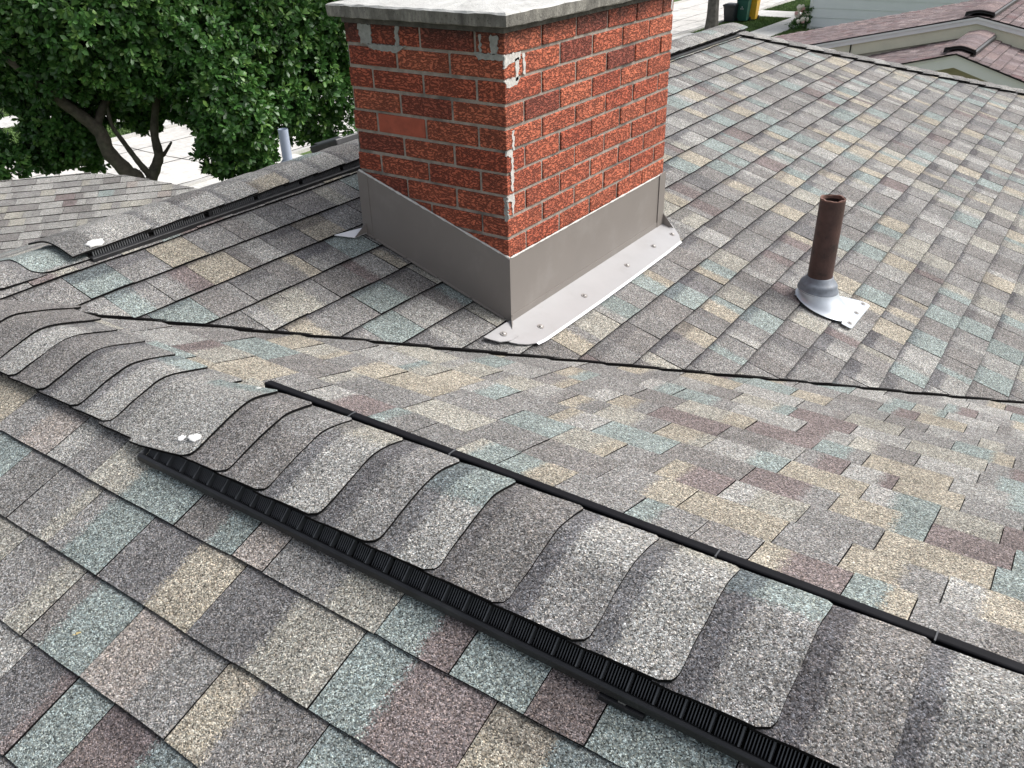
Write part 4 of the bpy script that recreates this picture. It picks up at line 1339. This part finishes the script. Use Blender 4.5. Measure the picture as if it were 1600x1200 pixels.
# ------------------------------------------------------------------ neighbour with mauve roofs
MP = dict(g=(.178, .138, .140), b=(.155, .120, .122), t=(.225, .172, .168), y=(.225, .172, .168), e=(.190, .155, .160), r=(.165, .108, .110), l=(.250, .205, .205), d=(.135, .10, .104), p=(.25, .165, .14))
nh = empty('neighbour_house', (.24, 12.8, GZ))
tag(nh, 'neighbouring house with two mauve shingle gables and pale fascia boards', 'house')
M_FASW = plain('pale_green_white_fascia', (.86, .88, .85), .5, var=.03, scale=4)
M_FASY = plain('cream_frieze_board', (.80, .77, .60), .6, var=.05, scale=5)
M_GABW = plain('beige_gable_wall', (.58, .54, .44), .8, var=.06, scale=6)
def nb_slope(ax_, zr0_, y0_, y1_, side, pitch, ln, seed, T=.012):
    """one side of a gable roof with its ridge along Y"""
    m = MB_(); p = [(ax_, y0_, zr0_), (ax_, y1_, zr0_), (ax_ + side * ln, y1_, zr0_ - pitch * ln), (ax_ + side * ln, y0_, zr0_ - pitch * ln)]
    m.prism(p, (0, 0, -.05), (0, 0, -.004)); rf = m.build('roof', M_DECK, nh)
    s = Slope((ax_, y0_, zr0_), (0, 1, 0), (-side, 0, pitch), seed, E=.145, T=T, pal=MP, sband=.3)
    cc = math.sqrt(1 + pitch * pitch); k = 1
    while k * .145 < ln * cc:
        s.course(k, -k * .145, 0, y1_ - y0_ - .15, [[(1, 0, 0), (-1, 0, y1_ - y0_)]], wr=(.16, .3)); k += 1
    # origin of the pieces is the house
    s.finish(rf, minarea=60, limit=150)
    return rf
AX, AY, AZ = .356, 10.77, -1.05
BX, BY, BZ = .241, 12.759, -.80
PL, PR = .26, .324
QL, QR = .227, .214
nb_slope(AX, AZ, AY, BY + .3, -1, PL, 3.4, 201); nb_slope(AX, AZ, AY, BY + .3, 1, PR, 4.0, 202)
nb_slope(BX, BZ, BY, 16.4, -1, QL, 4.6, 203); nb_slope(BX, BZ, BY, 16.4, 1, QR, 4.0, 204)
def rake(ax_, y_, zt_, side, pitch, ln, dz0, dz1, th_, mt, name, x0=0):
    m = MB_(); m.prism([(ax_ + side * x0, y_, zt_ + dz0 - pitch * x0), (ax_ + side * ln, y_, zt_ + dz0 - pitch * ln), (ax_ + side * ln, y_, zt_ + dz1 - pitch * ln), (ax_ + side * x0, y_, zt_ + dz1 - pitch * x0)][::int(side)], (0, 0, 0), (0, -th_, 0)); return m.build(name, mt, nh)
for side, pt, ln in ((-1, PL, 3.4), (1, PR, 4.0)):
    rake(AX, AY, AZ, side, pt, ln, -.012, -.165, .03, M_FASW, 'fascia')
    rake(AX, AY - .032, AZ, side, pt, ln, .0, -.03, .015, M_FASC, 'fascia_trim')
    rake(AX, AY - .04, AZ, side, pt, ln, .018, .002, .03, M_ASPH, 'drip_edge')
for side, pt, ln in ((-1, QL, 4.6), (1, QR, 4.0)):
    rake(BX, BY, BZ, side, pt, ln, -.012, -.095, .04, M_FASC, 'fascia')
    rake(BX, BY - .042, BZ, side, pt, ln, -.0, -.03, .015, M_FASW, 'fascia_trim')
    rake(BX, BY + .015, BZ, side, pt, ln, -.095, -.27, .02, M_FASY, 'frieze_board')
    rake(BX, BY - .03, BZ, side, pt, ln, .018, .002, .03, M_ASPH, 'drip_edge')
m = MB_(); m.box((BX - 1.78, BY - .008, BZ - QL * 1.78 - .17), (.008, .012, .10)); m.build('board_joint', M_ASPH, nh)
m = MB_(); m.prism([(AX, AY + .45, AZ - .06), (AX + 4.0, AY + .45, AZ - .06 - PR * 4.0), (AX + 4.0, AY + .45, GZ), (AX - 3.4, AY + .45, GZ), (AX - 3.4, AY + .45, AZ - .06 - PL * 3.4)], (0, 0, 0), (0, .1, 0)); m.build('wall', M_GABW, nh)
m = MB_()
for side, pt, ln in ((-1, PL, 3.4), (1, PR, 4.0)):
    m.face([(AX, AY, AZ - .07), (AX + side * ln, AY, AZ - .07 - pt * ln), (AX + side * ln, AY + .45, AZ - .07 - pt * ln), (AX, AY + .45, AZ - .07)])
m.build('soffit', M_GABW, nh)
m = MB_(); m.prism([(BX, BY + .03, BZ - .06), (BX + 4.0, BY + .03, BZ - .06 - QR * 4.0), (BX + 4.0, BY + .03, GZ), (BX - 4.6, BY + .03, GZ), (BX - 4.6, BY + .03, BZ - .06 - QL * 4.6)], (0, 0, 0), (0, .1, 0)); m.build('wall', M_GABW, nh)
# horizontal laps on the gable wall
for i in range(16):
    z = AZ - .25 - i * .2
    m = MB_(); hw_ = min(3.0, (AZ - .08 - z) / .33); m.box((AX + .1 * hw_, AY + .445, z), (hw_ * 1.1, .006, .006)); m.build('siding_lap', M_GABW, nh)
# ridge vents of the neighbour, black edged
def nvent(ax_, zr0_, y0_, y1_, pl_, pr_, label):
    root = empty('ridge_vent', (ax_, y0_, zr0_)); tag(root, label, 'ridge vent', 'ridge vents of the neighbouring roof')
    NR_ = Ridge((ax_, 0, zr0_), (0, 1, 0), (1, 0, 0), pr_, pl_, .075, .20, .20, r=.06)
    t = y0_; i = 0
    rg = random.Random(int(y0_ * 10))
    while t < y1_ - .02:
        t1 = min(y1_, t + .15); a = tone(rg.choice('gbte'), rg, MP)
        NR_.cap(t, t1, a, a, None, .03, .4, seed=i, T=.01, hp=.18, hn=.18, corner=.01).build('cap_shingle', root, smooth=True); t = t1; i += 1
    for sd_, sx in (('a', -1), ('b', 1)):
        m = MB_(); rows = [[NR_.P(y, sx * .178, -.004), NR_.P(y, sx * .205, -.012), NR_.P(y, sx * .205, -.055), NR_.P(y, sx * .178, -.055)] for y in (y0_ - .02, y1_)]
        m.grid(rows, closed=True); m.face(rows[0]); m.face(rows[1][::-1]); m.build('side_rail', M_PLAST, root)
    m = MB_(); rows = [[NR_.P(y0_ - .022, c, .010) for c in np.linspace(-.2, .2, 13)], [NR_.P(y0_ - .022, c, -.035) for c in np.linspace(-.2, .2, 13)]]
    m.grid(rows); m.build('end_edge', M_PLAST, root)
nvent(AX, AZ, AY + .22, BY - .12, PL, PR, 'short black-edged ridge vent on the lower mauve gable')
nvent(BX, BZ, BY + .12, 16.0, QL, QR, 'black-edged ridge vent at the peak of the higher mauve gable')
rcaps = Ridge((AX, 0, AZ), (0, 1, 0), (1, 0, 0), PR, PL, .014, .14, .14, r=.04)
t = AY - .03; i = 0
while t < BY - .02:
    t1 = t + .15; a = tone(rnd.choice('gbte'), rnd, MP); rcaps.cap(t, t1, a, a, None, .02, .3, seed=i).build('ridge_cap', nh, smooth=True); t = t1; i += 1

# ------------------------------------------------------------------ white sided house and hydrangea
wx0, wy0 = -10.62, 40.45
sh = empty('sided_house', (wx0, wy0, GZ)); tag(sh, 'white house wall with wide horizontal siding behind the mauve roof', 'house')
M_SID = plain('white_siding', (.84, .86, .87), .6, var=.03, scale=1.5)
M_TRIM = plain('corner_trim', (.80, .81, .80), .5, var=.02)
m = MB_(); m.prism([(wx0 + .03, wy0 + .03, GZ), (wx0 + 12, wy0 + .03, GZ), (wx0 + 12, wy0 + 8, GZ), (wx0 + .03, wy0 + 8, GZ)], (0, 0, 0), (0, 0, 3.6)); m.build('wall', M_SID, sh)
for i in range(9):
    z = GZ + .12 + i * .40
    m = MB_(); m.prism([(wx0 + .05, wy0 + .025, z), (wx0 + .05, wy0 - .018, z), (wx0 + .05, wy0 + .012, z + .405), (wx0 + .05, wy0 + .025, z + .405)], (0, 0, 0), (11.9, 0, 0)); m.build('siding_board', M_SID, sh)
m = MB_(); m.box((wx0 + .02, wy0 - .005, GZ + 1.8), (.07, .04, 1.8)); m.build('corner_board', M_TRIM, sh)
m = MB_(); m.prism([(wx0 - .6, wy0 - .7, GZ + 3.6), (wx0 + 12.5, wy0 - .7, GZ + 3.6), (wx0 + 12.5, wy0 + 4, GZ + 4.9), (wx0 - .6, wy0 + 4, GZ + 4.9)], (0, 0, 0), (0, 0, .15)); m.build('roof', M_DECK, sh)

hy = np.array([wx0 - .32, wy0 - .15, GZ]); hyd = empty('hydrangea_bush', tuple(hy)); tag(hyd, 'flowering bush with pale pink and cream heads at the white wall corner', 'shrub')
M_HL = leaf_material('bush_leaf', (.03, .08, .02), (.06, .15, .03), (.10, .22, .05))
crown('foliage', [(hy + np.array([.1, 0, .45]), .30, 60), (hy + np.array([-.05, -.5, .25]), .24, 40), (hy + np.array([.2, .1, .85]), .20, 26)], hyd, .12, 12, matl=M_HL)
M_BL = plain('blossom_cream', (.74, .68, .58), .8, var=.2, scale=30); M_BP = plain('blossom_pink', (.66, .38, .36), .8, var=.2, scale=30)
hr = random.Random(5)
for i in range(22):
    a, b = hr.uniform(0, 6.28), hr.uniform(.1, 1.3)
    c = hy + np.array([math.cos(a) * math.cos(b) * .28 + .05, math.sin(a) * math.cos(b) * .4 - .2, .3 + math.sin(b) * .75 + hr.uniform(-.15, .1)])
    m = MB_(); rows = []; r0_ = hr.uniform(.07, .12)
    for k in range(6):
        f = math.pi * (k + .5) / 6; rows.append([c + np.array([math.cos(t_) * math.sin(f), math.sin(t_) * math.sin(f), math.cos(f)]) * r0_ * hr.uniform(.85, 1.15) for t_ in np.linspace(0, 6.283, 9)[:-1]])
    m.grid(rows, closed=True); m.face(rows[0]); m.face(rows[-1]); m.build('flower_head', M_BP if hr.random() < .35 else M_BL, hyd)

# ------------------------------------------------------------------ litter on the shingles
for (x, y, slope_z, nx, lbl, col) in ((1.125, -2.215, znear(-2.215), 0, 'tiny pale yellow leaf scrap on the near shingles', (.55, .42, .18)),):
    c = np.array([x, y, slope_z + .012]); m = MB_()
    m.face([c + (-.006, -.002, 0), c + (.002, -.005, .002), c + (.008, .001, .005), c + (.001, .004, .001)]); m.face([c + (-.004, -.006, .001), c + (-.001, -.011, .004), c + (.002, -.005, .002)])
    tag(m.build('leaf_scrap', plain('dry_leaf', col, .8)), lbl, 'leaf')
